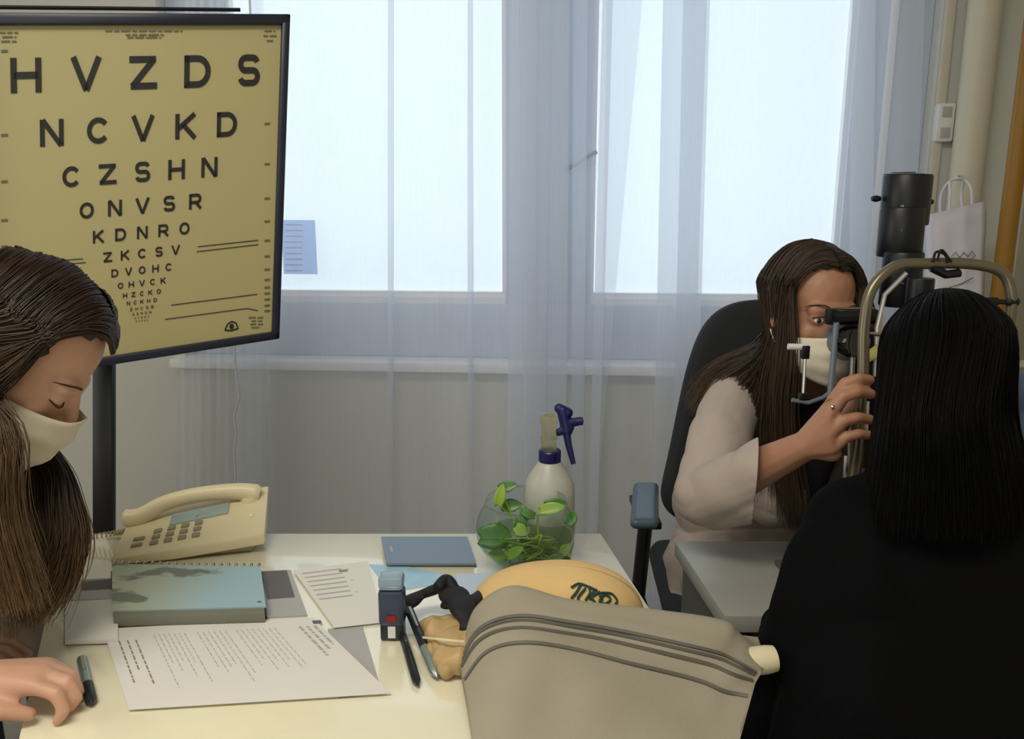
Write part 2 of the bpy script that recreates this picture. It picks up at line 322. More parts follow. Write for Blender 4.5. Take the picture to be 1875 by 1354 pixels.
    me = bpy.data.meshes.new(name); me.vertices.add(len(V)); me.vertices.foreach_set('co', V.astype(np.float32).ravel())
    me.loops.add(F.size); me.loops.foreach_set('vertex_index', F.astype(np.int32).ravel()); me.polygons.add(len(F)); me.polygons.foreach_set('loop_start', np.arange(len(F), dtype=np.int32) * 4)
    me.update(calc_edges=True); me.polygons.foreach_set('use_smooth', np.ones(len(F), bool))
    at_ = me.color_attributes.new('strand', 'FLOAT_COLOR', 'POINT'); at_.data.foreach_set('color', colr.ravel())
    me.materials.append(M[m]); o = bpy.data.objects.new(name, me); COL.objects.link(o); o.parent = parent
    return o

# ================================================================== SETTING
uL, uR = wu(318, 400), wu(1698, 300); XL, XR, YB, ZC = -2.4, 1.46, -1.5, 2.75
zs = wz(950, 662); z_top = 2.45
def wbox(u0, u1, o0, o1, z0, z1, mb=None):
    mb = mb or MB(); return mb.box(wl((u0 + u1) / 2, (o0 + o1) / 2, (z0 + z1) / 2), WU * ((u1 - u0) / 2), WN * ((o1 - o0) / 2), Vector((0, 0, (z1 - z0) / 2)))
struct(MB().box(((XL + XR) / 2, .6, -.05), ((XR - XL) / 2 + .3, 0, 0), (0, 2.4, 0), (0, 0, .05)).build('floor', 'floor', smooth=False))
struct(MB().box(((XL + XR) / 2, .6, ZC + .05), ((XR - XL) / 2 + .3, 0, 0), (0, 2.4, 0), (0, 0, .05)).build('ceiling', 'ceiling', smooth=False))
mb = MB(); a, b = -2.6, 1.52
wbox(a, b, -.22, 0, 0, zs - .03, mb); wbox(a, uL, -.22, 0, zs - .03, ZC, mb); wbox(uR, b, -.22, 0, zs - .03, ZC, mb); wbox(uL, uR, -.22, 0, z_top, ZC, mb)
struct(mb.build('wall_back', 'wall', smooth=False))
struct(MB().box((XL - .05, .6, ZC / 2), (.05, 0, 0), (0, 2.3, 0), (0, 0, ZC / 2)).build('wall_left', 'wall', smooth=False))
struct(MB().box((XR + .05, .45, ZC / 2), (.05, 0, 0), (0, 2.0, 0), (0, 0, ZC / 2)).build('wall_right', 'wall_right', smooth=False))
struct(MB().box(((XL + XR) / 2, YB - .05, ZC / 2), ((XR - XL) / 2 + .2, 0, 0), (0, .05, 0), (0, 0, ZC / 2)).build('wall_front', 'wall', smooth=False))
struct(wbox(-2.55, 1.5, 0, .012, 0, .07).build('baseboard_back', 'frame', smooth=False))
# window: frame, rails, mullion, panes, sill
win = bpy.data.objects.new('window_1', None); COL.objects.link(win); struct(win)
zg0, zg1 = wz(800, 536, -.08), z_top - .1
zr0 = wz(800, 637, -.05)
ub = [wu(440, 400, -.08), wu(927, 400, -.08), wu(1082, 400, -.08), wu(1545, 300, -.08)]
wbox(uL, uR, -.12, -.05, zs, zg0 - .03).build('bottom_rail', 'frame', win, bevel=.004)
wbox(uL, uR, -.12, -.05, zg1, z_top).build('top_rail', 'frame', win, bevel=.004)
for u0, u1 in ((uL, ub[0]), (ub[1], ub[2]), (ub[3], uR)): wbox(u0, u1, -.12, -.055, zg0 - .03, zg1).build('stile', 'frame', win, bevel=.004)
for u0, u1 in ((ub[0], ub[1]), (ub[2], ub[3])):
    wbox(u0, u1, -.115, -.105, zg0, zg1).build('glass_pane', 'pane', win, smooth=False)
    mb = MB(); wbox(u0, u1, -.105, -.075, zg0 - .03, zg0 + .004, mb); wbox(u0, u1, -.105, -.06, zg0 - .03, zg0 - .012, mb)
    wbox(u0, u0 + .012, -.105, -.075, zg0, zg1, mb); wbox(u1 - .012, u1, -.105, -.075, zg0, zg1, mb); mb.build('glazing_bead', 'sill', win, smooth=False)
um = wu(1545 + 60, 300, -.05)
wbox(um, um + .02, -.055, -.035, zs, zg1).build('stile_bead', 'sill', win, bevel=.003)
wbox(uL - .03, uR + .0, -.22, .05, zs - .03, zs).build('window_sill', 'sill', win, bevel=.004)
# latch seen as an oblique dark bar behind the gathered curtain
MB().tube([wl(wu(1035, 312, -.03), -.03, wz(1035, 312, -.03)), wl(wu(1093, 278, -.03), -.03, wz(1093, 278, -.03))], .006, 8).build('window_handle', 'gun', win)
# window wall column to the right: conduit, box, pipes
uc = wu(1750, 0, 0)
c1 = wbox(wu(1699, 300), wu(1716, 300), 0, .02, 0, ZC - .01).build('trim_1', 'pipe', bevel=.004); struct(c1)
p1 = thing('water_pipe', 0, 'thick cream-painted vertical pipe in the corner behind the hanging bag', 'pipe')
pc = WP(1783, 200, .05); MB().tube([(pc.x, pc.y, .0), (pc.x, pc.y, ZC)], .043, 24).build('pipe_tube', 'pipe', p1)
MB().lathe([(.043, 0), (.05, .0), (.05, .03), (.043, .03)], (pc.x, pc.y, 2.0), n=24).build('pipe_collar', 'pipe', p1); rebase(p1, (pc.x, pc.y, 0))
py_ = P(1868, 240, 2.02); p2 = thing('gas_pipe', 0, 'yellow vertical pipe on the right-hand wall', 'pipe')
MB().tube([(py_.x, py_.y, 0), (py_.x, py_.y, ZC)], .022, 20).build('pipe_tube', 'yellow', p2)
for z in (.9, 1.9):
    mbb = MB().lathe([(.0245, 0), (.0245, .02)], (py_.x, py_.y, z), n=20); mbb.box(((py_.x + XR) / 2, py_.y, z + .01), ((XR - py_.x) / 2, 0, 0), (0, .006, 0), (0, 0, .008)); mbb.build('clamp', 'pipe', p2)
rebase(p2, (py_.x, py_.y, 0))
sw = thing('wall_socket_box', 0, 'pale grey surface-mounted switch box high on the window wall beside the cream pipe', 'switch box')
c = WP(1728, 225, .02); wu_ = (c - W0).dot(WU)
wbox(wu_ - .024, wu_ + .024, .0, .035, c.z - .052, c.z + .052).build('box_body', 'white', sw, bevel=.006)
for dz in (.028, -.028):
    wbox(wu_ - .013, wu_ + .013, .035, .038, c.z + dz - .014, c.z + dz + .014).build('rocker', 'greypaper', sw, bevel=.002)
rebase(sw, c)
# curtains -----------------------------------------------------------
def curtain(name, path, label, ztop=2.62, zbot=.04, n=260, wav=0, seed=0):
    rg = np.random.default_rng(seed); rows = []
    zt, zb = wz(1000, 0, .1), wz(1000, 1100, .1)
    top = crom([(wu(a, 0, .1), o, 0) for a, b, o in path], n); bot = crom([(wu(b, 1100, .1), o, 0) for a, b, o in path], n)
    ph = rg.uniform(0, 6.3, 5)
    for j in range(46):
        z = ztop + (zbot - ztop) * j / 45; t = (z - zt) / (zb - zt); r = []
        for i in range(n):
            p = top[i] * (1 - t) + bot[i] * t; s = i / n
            e = wav * max(0, 1 - s * 40) * math.sin(z * 34 + math.sin(z * 11) * 2)
            r.append(wl(p.x + e, p.y + .003 * math.sin(z * 5 + s * 40 + ph[0]) + .004 * math.sin(s * 60 + z * 1.7 + ph[1]), z))
        rows.append(r)
    mb = MB().grid(rows); o = mb.build(name, 'curtain', None, sharp=0)
    if wav: MB().tube([r[0] for r in rows[::1]], .0032, 6).build('hem', 'hemc', o)
    return tag(o, label, 'curtain', 'sheer window curtains')
curtain('sheer_curtain', [(455, 425, .10), (520, 500, .11), (600, 590, .09), (705, 705, .115), (722, 720, .10), (712, 712, .09), (790, 785, .10), (858, 850, .12), (866, 868, .10), (858, 858, .085), (925, 925, .10),
        (985, 975, .13), (935, 930, .15), (1010, 1000, .17), (955, 965, .19), (1045, 1035, .16), (990, 985, .13), (1075, 1065, .115), (1050, 1045, .10), (1120, 1090, .12), (1105, 1072, .10), (1176, 1075, .11)],
        'white sheer curtain panel gathered in folds in the middle of the window', wav=.010, seed=1)
curtain('sheer_curtain', [(1112, 1095, .07), (1150, 1135, .065), (1212, 1205, .08), (1293, 1262, .10), (1250, 1225, .115), (1296, 1266, .13), (1214, 1192, .10), (1290, 1260, .075), (1400, 1390, .085), (1540, 1530, .07), (1605, 1590, .09), (1560, 1550, .105), (1640, 1620, .09), (1697, 1660, .08)],
        'white sheer curtain panel hanging behind the examiner on the right half of the window', seed=2)
curtain('sheer_curtain', [(330, 318, .08), (380, 370, .09), (430, 425, .08), (480, 500, .09)], 'narrow white sheer curtain strip hanging behind the eye chart', seed=3)
rail = MB().tube([wl(uL - .1, .1, 2.64), wl(uR + .05, .1, 2.64)], .014, 12).build('curtain_rail', 'white')
tag(rail, 'white curtain rail above the window', 'curtain rail')
M['sheet'] = mat_thin('taped_paper', (196, 208, 228), .55, ior=1.01)
sh = MB().box(WP(548, 453, -.07), WU * .055, Vector((0, 0, .085)), WN * .0002).build('taped_sheet', 'sheet', smooth=False)
tag(sh, 'pale printed sheet stuck to the window pane beside the eye chart', 'paper')
for k in range(9):
    MB().box(WP(538, 412 + k * 10.5, -.0685), WU * .028, Vector((0, 0, .0018)), WN * .0003).build('printed_line', 'print', sh, smooth=False)

# unseen housing added for the ceiling fill light, above the camera
cl = thing('added_ceiling_lamp', 0, 'added white ceiling lamp housing out of view above the camera', 'lamp')
MB().box((-.5, .1, 2.71), (.65, 0, 0), (0, .28, 0), (0, 0, .03)).build('housing', 'white', cl, bevel=.01); rebase(cl, (-.5, .1, 2.7))

# ================================================================== EYE CHART
S_ = 1.52
HM = np.array([[932.684112, -22.1703722, 262.291637], [9.81246818, -1062.46036, 133.196779], [.220960555, -.108595062, 1.]])
def CH(u, v, off=0):
    """point on the chart board; u right, v up in metres of print, off towards the viewer side"""
    q = HM @ np.array([u, v, 1.]); X = (q[0] - 937.5 * q[2]) / FPX; Y = (q[1] - 677 * q[2]) / FPX
    return CAM + (CD(X, Y, q[2])) * S_ + CHN * off
CHN = Vector((0, 0, 0)); _n = (CH(.1, 0) - CH(0, 0)).cross(CH(0, .1) - CH(0, 0)).normalized(); CHN = _n if _n.dot(CAM - CH(0, 0)) > 0 else -_n
ch = thing('eye_chart', 0, 'large framed letter eye chart on a black stand behind the desk', 'eye chart')
u0, u1, v0, v1 = -.318, .324, -.530, .101
MB().prism([CH(u0, v0, -.006), CH(u1, v0, -.006), CH(u1, v1, -.006), CH(u0, v1, -.006)], CHN * .005).build('chart_panel', 'chart', ch, smooth=False)
fwid = .019
for a in ((u0, v0, u1, v0 + .016), (u0, v1 - fwid, u1, v1), (u0, v0, u0 + fwid, v1), (u1 - fwid, v0, u1, v1)):
    MB().prism([CH(a[0], a[1], -.05), CH(a[2], a[1], -.05), CH(a[2], a[3], -.05), CH(a[0], a[3], -.05)], CHN * .062).build('frame_bar', 'navy', ch, bevel=.003)
MB().prism([CH(u0 + .01, v0 + .01, -.06), CH(u1 - .01, v0 + .01, -.06), CH(u1 - .01, v1 - .01, -.06), CH(u0 + .01, v1 - .01, -.06)], CHN * .05).build('light_box', 'black', ch, smooth=False)
MB().tube([P(-120, 12, 1.55), P(440, 18, 1.75)], .004, 8).build('hanger_bar', 'black', ch)
arc = lambda cx, cy, r, a0, a1, n=14: [(cx + r * math.cos(R(a0 + (a1 - a0) * i / n)), cy + r * math.sin(R(a0 + (a1 - a0) * i / n))) for i in range(n + 1)]
GL = {'H': [[(.1, 0), (.1, 1)], [(.9, 0), (.9, 1)], [(.1, .5), (.9, .5)]], 'V': [[(.06, 1), (.5, .02)], [(.94, 1), (.5, .02)]], 'Z': [[(0, .9), (.95, .9)], [(.88, .9), (.12, .1)], [(.05, .1), (1, .1)]],
      'N': [[(.1, 0), (.1, 1)], [(.9, 0), (.9, 1)], [(.12, .98), (.88, .02)]], 'K': [[(.1, 0), (.1, 1)], [(.92, .98), (.15, .42)], [(.36, .58), (.95, .02)]],
      'D': [[(.1, 0), (.1, 1)], [(0, .9), (.5, .9)] + arc(.5, .5, .4, 90, -90) + [(0, .1)]], 'C': [arc(.5, .5, .4, 38, 322, 20)], 'O': [arc(.5, .5, .4, 0, 360, 24)],
      'R': [[(.1, 0), (.1, 1)], [(.1, .9), (.62, .9)] + arc(.62, .67, .23, 90, -90, 10) + [(.1, .44)], [(.52, .44), (.92, .02)]],
      'S': [arc(.62, .7, .2, 20, 90, 5) + arc(.36, .7, .2, 90, 270, 10) + arc(.64, .3, .2, 90, -90, 10) + arc(.36, .3, .2, 270, 195, 5)],
      'T': [[(0, .9), (1, .9)], [(.5, 0), (.5, .9)]]}
def strokes(mb, segs, tf, wd):
    """flat ribbons through 2D polylines mapped by tf"""
    for pl in segs:
        L = []; 
        for i, p in enumerate(pl):
            a = pl[max(i - 1, 0)]; b = pl[min(i + 1, len(pl) - 1)]; dx, dy = b[0] - a[0], b[1] - a[1]; l = math.hypot(dx, dy) or 1
            L.append([tf(p[0] - dy / l * wd / 2, p[1] + dx / l * wd / 2), tf(p[0] + dy / l * wd / 2, p[1] - dx / l * wd / 2)])
        mb.grid(L)
ROWS = ['HVZDS', 'NCVKD', 'CZSHN', 'ONVSR', 'KDNRO', 'ZKCSV', 'DVOHC', 'OHVCK', 'HZCKO', 'NCKHD', 'ZHCSR', 'SZRDN', 'HCDRO', 'RDOSN']
v, h = 0., .0582; vrow = []
for k, row in enumerate(ROWS):
    vrow.append((v, h))
    for i, chh in enumerate(row):
        mb = MB(); cu = (i - 2) * 2 * h
        strokes(mb, GL[chh], lambda x, y: CH(cu + (x - .5) * h, v + (y - .5) * h, .0008), .2)
        if k < 7: mb.build('letter', 'ink', ch, smooth=False)
        else:
            if i == 0: small = MB()
            small.add(mb.v, mb.f)
    if k >= 7: small.build('letter_row', 'ink', ch, smooth=False)
    h2 = h * 10 ** -.1; v -= h / 2 + h2 * 1.5; h = h2
def chart_line(p, q, wd=.0016, m='ink'):
    Hi = np.linalg.inv(HM); a = Hi @ np.array([*p, 1]); b = Hi @ np.array([*q, 1]); a = a[:2] / a[2]; b = b[:2] / b[2]
    mb = MB(); strokes(mb, [[tuple(a), tuple(b)]], lambda x, y: CH(x, y, .0008), wd); return mb
for pq in (((362, 452), (473, 440)), ((360, 461), (473, 448)), ((313, 559), (471, 539)), ((302, 585), (452, 565)), ((452, 565), (472, 569)), ((-10, 487), (152, 474)), ((-10, 493), (157, 481))):
    chart_line(*pq).build('rule_line', 'ink', ch, smooth=False)
mb = MB()
for y in (227, 301, 364, 406, 441, 470, 494, 513, 527, 538, 549, 560, 570): l = chart_line((484, y), (494, y - 1), .004, 'ink_soft'); mb.add(l.v, l.f)
for y in (94, 248, 333, 404, 452, 490): l = chart_line((2, y), (14, y - 1), .004, 'ink_soft'); mb.add(l.v, l.f)
for x0, x1, y in ((193, 334, 57), (230, 300, 64), (233, 295, 69), (484, 504, 57), (482, 506, 66), (488, 500, 75), (0, 33, 60), (4, 30, 68), (2, 30, 76), (455, 482, 582), (460, 480, 588), (458, 482, 594), (460, 478, 600)):
    x = x0
    while x < x1:
        e = min(x1, x + random.uniform(8, 22)); l = chart_line((x, y), (e, y - (e - x) * .03), .0028); mb.add(l.v, l.f); x = e + 3
mb.build('small_print', 'ink_soft', ch, smooth=False)['kind'] = 'stuff'
mb = MB(); Hi = np.linalg.inv(HM); e_ = Hi @ np.array([424, 598, 1]); e_ = e_[:2] / e_[2]
strokes(mb, [[(-.016, -.006), (-.01, .006), (0, .01), (.01, .006), (.016, -.006)], [(-.016, -.006), (0, -.008), (.016, -.006)], arc(0, 0, .004, 0, 360, 12), arc(0, 0, .0015, 0, 360, 8)], lambda x, y: CH(e_[0] + x, e_[1] + y, .0008), .003)
mb.build('eye_emblem', 'ink', ch, smooth=False)
pb = P(191, 800, 1.74)
pt_ = P(191, 640, 1.72); pd_ = (P(191, 970, 1.74) - pt_).normalized(); pe_ = pt_ + pd_ * ((pt_.z - .02) / -pd_.z); pb = Vector((pe_.x, pe_.y + .02, 0))
MB().prism([pt_ + Vector((a, b, 0)) for a, b in ((-.021, -.01), (.021, -.01), (.021, .01), (-.021, .01))], pe_ - pt_).build('stand_pole', 'black', ch, bevel=.003)
mb = MB(); mb.box((pb.x, pb.y, .015), (.25, 0, 0), (0, .02, 0), (0, 0, .015)); mb.box((pb.x, pb.y, .0155), (.02, 0, 0), (0, .2, 0), (0, 0, .0145)); mb.build('stand_foot', 'black', ch, bevel=.004)
mid = CH(0, -.3, -.06)
MB().tube([pt_ + Vector((0, 0, -.03)), mid + Vector((0, .02, 0)), mid], .014, 10).build('stand_bracket', 'black', ch)
rebase(ch, (pb.x, pb.y, 0))

# ================================================================== DESK
HD = .76
def D(px, py, up=0): return H(px, py, HD + up)
A0 = D(118, 977); A1 = D(1100, 977); A2 = D(1190, 1115); A1b = A2 + (A2 - A1) * 1.9; A0b = D(71, 1221); A0c = A0b + (A0b - D(89, 1147)) * 3.4
desk = thing('desk', 0, 'cream laminate desk with papers and a telephone on it', 'desk')
MB().prism([A0 - Vector((0, 0, .028)), A1 - Vector((0, 0, .028)), A1b - Vector((0, 0, .028)), A0c - Vector((0, 0, .028))], (0, 0, .028)).build('desk_top', 'desk', desk, bevel=.002)
for q in (A0.lerp(A0c, .08).lerp(A1, .05), A1.lerp(A1b, .1).lerp(A0, .04), A1b.lerp(A1, .12).lerp(A0c, .05), A0c.lerp(A0, .12).lerp(A1b, .06)):
    MB().box((q.x, q.y, (HD - .028) / 2), (.022, 0, 0), (0, .022, 0), (0, 0, (HD - .028) / 2)).build('leg', 'table_side', desk, bevel=.003)
q0, q1 = A0.lerp(A1, .08), A1.lerp(A0, .08)
MB().prism([(q0.x, q0.y - .06, .42), (q1.x, q1.y - .06, .42), (q1.x, q1.y - .06, HD - .028), (q0.x, q0.y - .06, HD - .028)], (0, .015, 0)).build('modesty_panel', 'table_side', desk, smooth=False)
rebase(desk, ((A0.x + A1.x) / 2, (A0.y + A0c.y) / 2, 0))

def slab(name, px, m, z0, th, label=None, cat=None, parent=None, group=None, bevel=.0008, ret=None):
    """flat thing lying on the desk: its upper outline is given, base z0 above the desk, thickness th"""
    pts = [D(x, y, z0 + th) for x, y in px]; o = MB().prism([p - Vector((0, 0, th)) for p in pts], (0, 0, th)).build(name, m, parent, bevel=bevel if th > .003 else 0, smooth=th > .003)
    if label: tag(o, label, cat, group)
    return o
def lines_on(parent, quad, z, rows, m='print', u0=.1, u1=.9, v0=.1, v1=.9, th=.0014, along=0, words=True, name='printed_line', join=True):
    """rows of print on a sheet; quad = 4 desk pixels TL,TR,BR,BL"""
    a, b, c, d = [D(x, y, z) for x, y in quad]
    pt = lambda u, v: (a.lerp(b, u)).lerp(d.lerp(c, u), v)
    mb = MB()
    for k in range(rows):
        v = v0 + (v1 - v0) * k / max(1, rows - 1); u = u0; e1 = u1 if not words else u0 + (u1 - u0) * random.uniform(.55, 1)
        while u < e1:
            e = min(e1, u + (random.uniform(.02, .07) if words else 1))
            hv = th / (d - a).length / 2 if not along else th / (b - a).length / 2
            cs = [(u, v - hv), (e, v - hv), (e, v + hv), (u, v + hv)]
            if along: cs = [(y, x) for x, y in cs]
            mb.add([pt(*q) for q in cs], [(0, 1, 2, 3)]); u = e + .014
    o = mb.build(name, m, parent, smooth=False); o['kind'] = 'stuff'; return o
# big brochure under calendar, with dark printed block
br = slab('brochure', [(140, 1062), (532, 1044), (563, 1127), (122, 1150)], 'greypaper', .0, .0022, 'grey brochure with dark printed panels lying under the spiral calendar', 'brochure')
slab('dark_panel', [(478, 1046.5), (525, 1044.5), (540, 1094), (489, 1098)], 'darkcard', .0022, .0003, parent=br)
slab('dark_panel', [(150, 1066), (212, 1060), (212, 1078), (150, 1082)], 'darkcard', .0022, .0003, parent=br)
npd = thing('notepad', 0, 'white notepad with a dark lower edge at the left end of the desk', 'notepad')
slab('page_block', [(118, 1088), (216, 1084), (216, 1170), (118, 1173)], 'paper', .0024, .007, parent=npd); slab('backing', [(117, 1092), (216, 1088), (216, 1175), (117, 1178)], 'black', .0023, .0012, parent=npd)
slab('cover_fold', [(118, 1084), (216, 1080), (216, 1096), (118, 1100)], 'greypaper', .0096, .0008, parent=npd); rebase(npd, D(165, 1130))
# sheets
sh1 = slab('table_sheet', [(537, 1045), (672, 1028), (702, 1140), (612, 1150)], 'paper', .0026, .0006, 'white sheet with a pale printed table lying beside the calendar', 'paper')
lines_on(sh1, [(537, 1045), (672, 1028), (702, 1140), (612, 1150)], .0034, 7, 'greypaper', .08, .62, .08, .55, .004, words=False)
lines_on(sh1, [(537, 1045), (672, 1028), (702, 1140), (612, 1150)], .0034, 3, 'print', .68, .75, .1, .5, .003)
slab('stamp_print', [(620, 1044), (636, 1043), (637, 1047), (621, 1048)], 'key', .0033, .0002, parent=sh1)
sh3 = slab('blank_sheet', [(600, 1152), (664, 1147), (700, 1270), (620, 1280)], 'greypaper', .0, .0005, 'small grey-white blank sheet partly under the large form', 'paper')
fq = [(188, 1152), (572, 1131), (716, 1270), (236, 1300)]
sh2 = slab('form_sheet', fq, 'paper', .0036, .0006, 'large white printed form in front of the spiral calendar', 'form')
lines_on(sh2, fq, .0044, 3, 'key', .18, .86, .055, .13, .002, along=1)
for (a, b, n_) in ((.22, .36, 7), (.42, .55, 6), (.60, .78, 8)): lines_on(sh2, fq, .0044, n_, 'print', .12, .80, a, b, .0014, along=1)
lines_on(sh2, fq, .0044, 3, 'greypaper', .12, .55, .90, .97, .004, along=1)
slab('stamp_print', [(571, 1137), (587, 1136), (590, 1142), (574, 1143)], 'darkcard', .0043, .0002, parent=sh2)
slab('blue_leaflet', [(676, 1034), (745, 1037), (860, 1062), (745, 1080), (704, 1072)], 'leaflet', .0, .0006, 'pale blue printed leaflet between the sheets and the black ribbon', 'leaflet')
slab('blue_card', [(836, 1050), (905, 1050), (900, 1085), (840, 1085)], 'bluecard', .0, .001, 'small pale blue card beneath the glass bowl front', 'card')
# slate notebook
nb = thing('notebook', 0, 'slate blue closed notebook lying alone near the back edge of the desk', 'notebook')
q = [(698, 983), (856, 983), (872, 1032), (708, 1032)]
slab('page_block', [(701, 984), (854, 984), (869, 1030), (710, 1030)], 'pages', .0012, .006, parent=nb)
slab('cover', q, 'notebook', .0072, .0014, parent=nb); slab('back_cover', [(698, 986), (856, 986), (873, 1037), (708, 1037)], 'notebook', .0, .0012, parent=nb)
slab('cover_mark', [(713, 1001), (717, 1001), (720, 1010), (716, 1010)], 'greypaper', .0086, .0002, parent=nb); rebase(nb, D(785, 1010))
# spiral calendar
ca = thing('spiral_calendar', 0, 'thick spiral-bound calendar with a landscape cover in front of the telephone', 'calendar')
zc = .0030
slab('back_board', [(203, 1046), (480, 1048), (489, 1130), (203, 1138)], 'black', zc, .002, parent=ca)
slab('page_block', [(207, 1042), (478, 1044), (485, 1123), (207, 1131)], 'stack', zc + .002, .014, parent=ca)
slab('cover', [(205, 1033), (477, 1037), (487, 1111), (205, 1119)], 'cover', zc + .016, .0022, parent=ca)
slab('cover_mark', [(471, 1101), (478, 1101), (479, 1104), (472, 1104)], 'darkcard', zc + .0182, .0002, parent=ca)
for k in range(20):
    c = D(210 + k * 13.9, 1037 + k * .2, zc + .013)
    MB().tube([c + Vector((0, .0065 * math.cos(t), .008 * math.sin(t))) for t in np.linspace(0, 2 * math.pi, 13)], .0009, 5, cap=False).build('spiral_ring', 'steel', ca)
rebase(ca, D(340, 1090))

# telephone ----------------------------------------------------------
ph = thing('telephone', 0, 'beige desk telephone with its handset on the cradle', 'telephone')
O = D(203, 1040); EX = (D(468, 1016) - O); EX = (EX).normalized(); EY = Vector((-EX.y, EX.x, 0)); LP = .238; WPH = .142
def T(u, v, z=0): return O + EX * u + EY * v + Vector((0, 0, z))
def topz(u, v): s = u / LP; return .014 + .022 * s + v / WPH * (.014 + .020 * s)
g = []
prof = [(0, .0), (.0, 1)]
mb = MB(); us = np.linspace(0, LP, 9); vs_ = np.linspace(0, WPH, 6)
top = [[T(u, v, topz(u, v)) for v in vs_] for u in us]; bot = [[T(u, v, max(.0022, topz(u, v) - .021)) for v in vs_] for u in us]
mb.grid(top); mb.grid(bot)
n6 = len(vs_); off = len(us) * n6
for i in range(len(us) - 1):
    mb.f.append((i * n6, (i + 1) * n6, (i + 1) * n6 + off, i * n6 + off)); j = n6 - 1; mb.f.append((i * n6 + j, (i + 1) * n6 + j, (i + 1) * n6 + j + off, i * n6 + j + off))
for j in range(n6 - 1):
    mb.f.append((j, j + 1, j + 1 + off, j + off)); i = (len(us) - 1) * n6; mb.f.append((i + j, i + j + 1, i + j + 1 + off, i + j + off))
mb.build('body', 'phone', ph, bevel=.005)
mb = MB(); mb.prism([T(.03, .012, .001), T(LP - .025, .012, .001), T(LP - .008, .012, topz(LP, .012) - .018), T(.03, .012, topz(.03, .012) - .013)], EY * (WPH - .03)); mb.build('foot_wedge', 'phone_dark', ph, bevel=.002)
for u in (.155, .172): MB().lathe([(.0028, 0), (.0028, .002)], T(u, .0125, .022 + u * .03), EY * -1, 12).build('socket_hole', 'black', ph)
def key(u, v, su, sv, m, nm):
    z = topz(u, v); a = T(u + su, v, topz(u + su, v)) - T(u, v, z); b = T(u, v + sv, topz(u, v + sv)) - T(u, v, z); nn = a.cross(b).normalized()
    return MB().box(T(u, v, z) + nn * .001, a, b, nn * .0022).build(nm, m, ph, bevel=.001)
for ci in range(4):
    for ri in range(3): key(.061 + ci * .0218, .028 + ri * .0185 , .0062, .0055, 'key', 'key_button')
for ri in range(2): key(.034, .030 + ri * .020, .0085, .0045, 'key', 'function_button')
key(.125, .093, .048, .017, 'lcd', 'display_panel'); key(.136, .084, .018, .005, 'key', 'display_label')
key(.213, .055, .003, .003, 'white', 'indicator_lamp')
hs = [T(-.002, .114, topz(.008, .114) + .010), T(.025, .112, .040), T(.065, .112, .060), T(.11, .112, .070), T(.155, .112, .073), T(.195, .112, .071), T(.224, .110, .064)]
hp = crom(hs, 30); rr = [.0135 + .004 * abs(2 * i / 29 - 1) ** 2 for i in range(30)]; rr[0] *= .7; rr[-1] *= .75
hsd = MB().tube(hp, rr, 16, flat=.85, ref=EY).build('handset', 'phone', ph)
mb = MB(); mb.lathe([(.017, 0), (.019, .010), (.0165, .022)], T(.208, .112, .041), n=20); mb.build('earpiece', 'phone', hsd)
mb = MB(); mb.lathe([(.012, 0), (.014, .006)], T(.018, .118, topz(.02, .118) - .002), n=20); mb.build('mouthpiece', 'phone', hsd)
cdp = crom([T(.0, .10, .02), T(-.02, .115, .012), D(165, 984, .006), D(135, 990, .006), D(100, 1000, .006)], 160)
mb = MB(); mb.tube([p + Vector((0, math.cos(i * .9), math.sin(i * .9))) * .0042 for i, p in enumerate(cdp)], .0013, 5)
mb.build('coiled_cord', 'cord', ph); rebase(ph, T(LP / 2, WPH / 2))

# stamp
st = thing('self_inking_stamp', 0, 'upright dark blue self-inking stamp with a clear top beside the white sheets', 'stamp')
sb = D(718, 1176); sx_ = .0165; hh = .098
bx = lambda z0, z1, s, m, n, bev=.003: MB().box(sb + Vector((0, .012, (z0 + z1) / 2)), (sx_ * s, 0, 0), (0, .012 * s, 0), (0, 0, (z1 - z0) / 2)).build(n, m, st, bevel=bev)
bx(0, .026, .95, 'penblack', 'base'); bx(.022, .072, 1.05, 'stampblue', 'sleeve', .005); bx(.072, .092, 1.0, 'stampclear', 'clear_cap', .005)
MB().box(sb + Vector((0, -.0005, .014)), (.005, 0, 0), (0, .001, 0), (0, 0, .008)).build('window', 'white', st); MB().box(sb + Vector((0, -.0008, .034)), (.006, 0, 0), (0, .0012, 0), (0, 0, .004)).build('red_mark', 'red', st)
rebase(st, sb)
def pen(p, q, r, m1, m2, label, name='pen'):
    t = thing(name, 0, label, 'pen'); p = Vector(p); q = Vector(q); d = (q - p)
    MB().tube([p, p + d * .02, p + d * .6], [r * .7, r, r], 12).build('barrel', m1, t); MB().tube([p + d * .6, p + d * .93, q], [r * 1.04, r, r * .25], 12).build('grip', m2, t)
    MB().box(p + d * .2 + Vector((0, 0, r)), d * .15, d.cross(Vector((0, 0, 1))).normalized() * .0015, (0, 0, .0012)).build('clip', 'steel', t); rebase(t, p); return t
pen(D(748, 1115, .03), D(800, 1240, .008), .0062, 'penblack', 'pensilver', 'silver and black pen leaning beside the stamp, pointing at the desk front')
pen(D(733, 1150, .006), D(765, 1255, .006), .0055, 'penblack', 'penblack', 'dark pen lying between the stamp and the silver pen')
pen(D(150, 1207, .006), D(168, 1290, .006), .0065, 'pensilver', 'penblack', 'short grey pen at the left end of the desk in front of the notepad')
